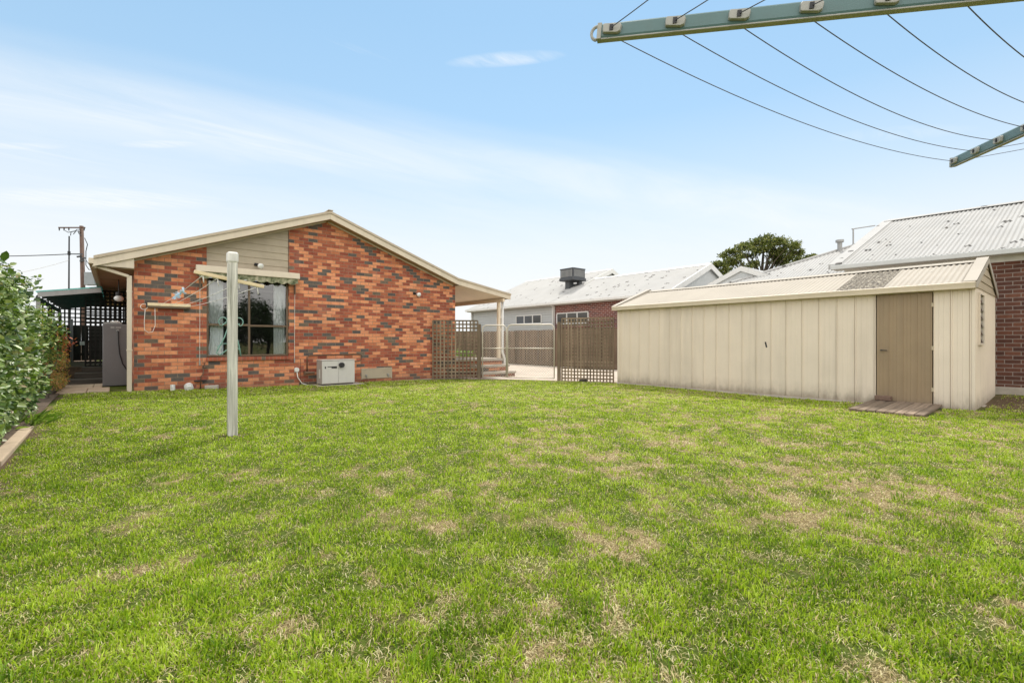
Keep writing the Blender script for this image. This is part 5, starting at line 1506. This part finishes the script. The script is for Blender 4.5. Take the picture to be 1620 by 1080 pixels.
def shrub(name, label, c, rad, h, n, mat, lsize, stem_n=8, group=None, extra=None, box=False, z0=.1, gappy=.5):
    t = thing(name, label, 'shrub', (c[0], c[1], gz(*c)), group)
    u = rnd_dir(n); rr = RNG.random(n) ** (1 / 2.2)
    if box: u = np.sign(u) * np.abs(u) ** .55
    p = u * rr[:, None]
    q = np.stack([c[0] + p[:, 0] * rad[0], c[1] + p[:, 1] * rad[1], gz(*c) + z0 + (h - z0) * (p[:, 2] + 1) / 2], 1)
    lump = vnoise(q[:, 0] * 3.3 + q[:, 2], q[:, 1] * 3.3 + q[:, 2] * 2.3, 21)
    keep = lump > (gappy - .18 * RNG.random(n)) * rr
    q = q[keep]; u = u[keep]; k = len(q)
    ln = lsize * (.7 + .6 * RNG.random(k))
    leaves('foliage', q, rnd_dir(k) + u * .6, rnd_dir(k) * .6 + u * .4 + np.array([0, 0, .7]), ln, ln * .48, mat, t, .12, .15)
    stems(t, c[0] - rad[0] * .35, c[0] + rad[0] * .35, c[1] - rad[1] * .35, c[1] + rad[1] * .35, h * .85, stem_n, r=.012)
    if extra: extra(t)
    return t
def red_tips(t):
    n = 130
    cen = np.stack([-.78 + .08 * RNG.normal(size=n), 12.35 + .22 * RNG.normal(size=n), 1.06 + .14 * RNG.normal(size=n)], 1)
    ln = .05 + .03 * RNG.random(n)
    o_ = leaves('new_shoots', cen, rnd_dir(n) + np.array([.6, 0, .4]), rnd_dir(n) * .5 + np.array([0, 0, 1.]), ln, ln * .45, LT, t); o_['kind'] = 'stuff'
shrub('rose_bush', 'loose rose bush with yellow green leaves and red shoots beyond the hedge', (-1.06, 12.3), (.36, .75), 1.75, 2300, LR, .065, 9, extra=red_tips, z0=.5)
shrub('clipped_shrub', 'low clipped shrub with orange tipped leaves beside the paving', (-1.08, 13.9), (.30, 1.3), .88, 7000, LO, .035, 10, box=True, z0=.03, gappy=.25)
shrub('tall_shrub', 'tall sparse dark shrub showing against the sky behind the hedge', (-1.75, 12.6), (.55, .9), 2.62, 1500, LD, .07, 9, z0=1.3)
shrub('verandah_shrub', 'bright green shrub glimpsed between house corner and lattice', (13.9, 25.0), (1.0, 1.2), 2.75, 2600, LB, .14, 8)
shrub('low_shrub', 'low yellow green plant by the fence behind the gates', (14.8, 22.0), (.6, .9), .8, 1200, LB, .10, 5)

# ------------------------------------------------------------------ trees
def pine(name, label, base, h, clumps, nleaf, size, trunk_r, mat=LP, bark=M_bark):
    t = thing(name, label, 'tree', tuple(base))
    m = MB(); bx_, by_ = base[0], base[1]
    fork = h * .50
    tp = [Vector((bx_, by_, -.3)), Vector((bx_ + .2, by_, fork * .5)), Vector((bx_, by_, fork)), Vector((bx_ - .2, by_ + .1, h * .72)), Vector((bx_ + .1, by_, h * .9))]
    m.tube(tp, [trunk_r, trunk_r * .85, trunk_r * .72, trunk_r * .4, trunk_r * .15], 9)
    for c, r in clumps:
        s0 = tp[2].lerp(tp[3], random.random() * .7) if c[2] > h * .62 else tp[1].lerp(tp[2], .55 + .45 * random.random())
        e = Vector((base[0] + c[0], base[1] + c[1], c[2]))
        mid = s0.lerp(e, .5) + Vector((random.uniform(-.5, .5), random.uniform(-.5, .5), random.uniform(-.6, .5)))
        m.tube([s0, mid, e], [trunk_r * .34, trunk_r * .2, trunk_r * .07], 6)
        for _ in range(4):
            e2 = e + Vector((random.uniform(-1, 1) * r, random.uniform(-1, 1) * r, random.uniform(-.1, .3) * r))
            m.tube([mid.lerp(e, random.uniform(.3, .9)), e2], [trunk_r * .08, trunk_r * .03], 5)
    m.build('trunk', bark, t)
    P_ = []; tot = sum(r * r for _, r in clumps)
    for c, r in clumps:
        k = int(nleaf * .5 * r * r / tot)
        sub = max(3, int(7 * r / 1.5))
        sc = rnd_dir(sub) * np.array([r * .85, r * .85, r * .26])
        w_ = RNG.integers(0, sub, k)
        u = RNG.normal(size=(k, 3)) * np.array([.27 * r, .27 * r, .11 * r])
        P_.append(np.array([base[0] + c[0], base[1] + c[1], c[2]]) + sc[w_] + u)
    q = np.concatenate(P_); k = len(q)
    ln = size * (.6 + .8 * RNG.random(k))
    leaves('crown', q, rnd_dir(k) + np.array([0, 0, .25]), rnd_dir(k) + np.array([0, 0, .6]), ln, ln * .42, mat, t, .1, .1)
    return t
pbse = at(1207, 440, 85); pbse.z = 0
clumps = []
def cpx(px, py, r, dd=0):
    p = at(px, py, 85 + dd); clumps.append(((p.x - pbse.x, p.y - pbse.y, p.z), r))
for a in ((1222, 378, 1.6), (1208, 381, 1.7), (1235, 382, 1.7), (1194, 386, 1.6), (1248, 388, 1.5), (1180, 390, 1.5), (1170, 394, 1.4), (1160, 399, 1.3), (1151, 405, 1.2), (1163, 411, 1.4), (1178, 404, 1.5), (1196, 398, 1.5), (1214, 392, 1.6), (1228, 396, 1.5),
          (1243, 398, 1.4), (1168, 418, 1.1), (1240, 408, 1.4), (1228, 415, 1.5), (1256, 391, 1.0), (1253, 405, 1.2), (1265, 403, 1.0), (1262, 397, .8), (1278, 407, 1.0), (1286, 407, .8), (1250, 413, 1.2), (1192, 418, 1.1), (1270, 410, 1.0), (1216, 406, 1.2), (1240, 421, 1.2), (1180, 424, 1.1), (1155, 419, .8)):
    cpx(a[0], a[1], a[2], random.uniform(-3, 3))
pine('umbrella_pine', 'large spreading pine with flat topped dark crown behind the roofs', pbse, 19.5, clumps, 26000, .38, .55)
pb2 = at(1137, 440, 100); pb2.z = 0; clumps = []
for a in ((1130, 419, 1.5), (1140, 421, 1.6), (1147, 426, 1.4), (1133, 428, 1.5), (1124, 424, 1.0), (1150, 434, 1.3)):
    p = at(a[0], a[1], 100); clumps.append(((p.x - pb2.x, p.y - pb2.y, p.z), a[2]))
pine('background_tree', 'small dark tree crown rising behind the white gable', pb2, 16.5, clumps, 5000, .42, .4)

# garden trees behind the camera: they are what the house window reflects
def round_tree(label, c, h, rad, n, size):
    t = thing('garden_tree', label, 'tree', (c[0], c[1], 0), 'trees mirrored in the house window')
    m = MB(); m.tube([(c[0], c[1], -.2), (c[0] + .1, c[1], h * .3), (c[0], c[1] + .1, h * .7)], [.14, .11, .05], 8)
    pts = []
    for i in range(14):
        a = random.uniform(0, 6.28); zz = h * random.uniform(.35, .95); rr = rad * (1 - .65 * (zz / h - .35) / .65) * random.uniform(.4, .9)
        e = Vector((c[0] + rr * math.cos(a), c[1] + rr * math.sin(a), zz)); pts.append((e, rad * .38 * random.uniform(.7, 1.2)))
        m.tube([(c[0], c[1], zz * .6), e], [.05, .02], 6)
    m.build('trunk', M_bark, t)
    q = np.concatenate([np.array(e) + RNG.normal(size=(n // 14, 3)) * r * .55 for e, r in pts]); k = len(q)
    ln = size * (.6 + .8 * RNG.random(k))
    leaves('crown', q, rnd_dir(k), rnd_dir(k) + np.array([0, 0, .5]), ln, ln * .5, LD, t)
for i, (c, h, rad) in enumerate((((4.6, -10.5), 3.4, 1.5), ((7.4, -12.0), 4.3, 1.7), ((10.2, -11.6), 3.5, 1.6), ((12.6, -12.5), 3.4, 1.5), ((5.9, -13.5), 3.2, 1.5), ((9.0, -14), 3.5, 1.7))):
    round_tree('dark leafy tree mirrored in the house window glass', c, h, rad, 4200, .16)
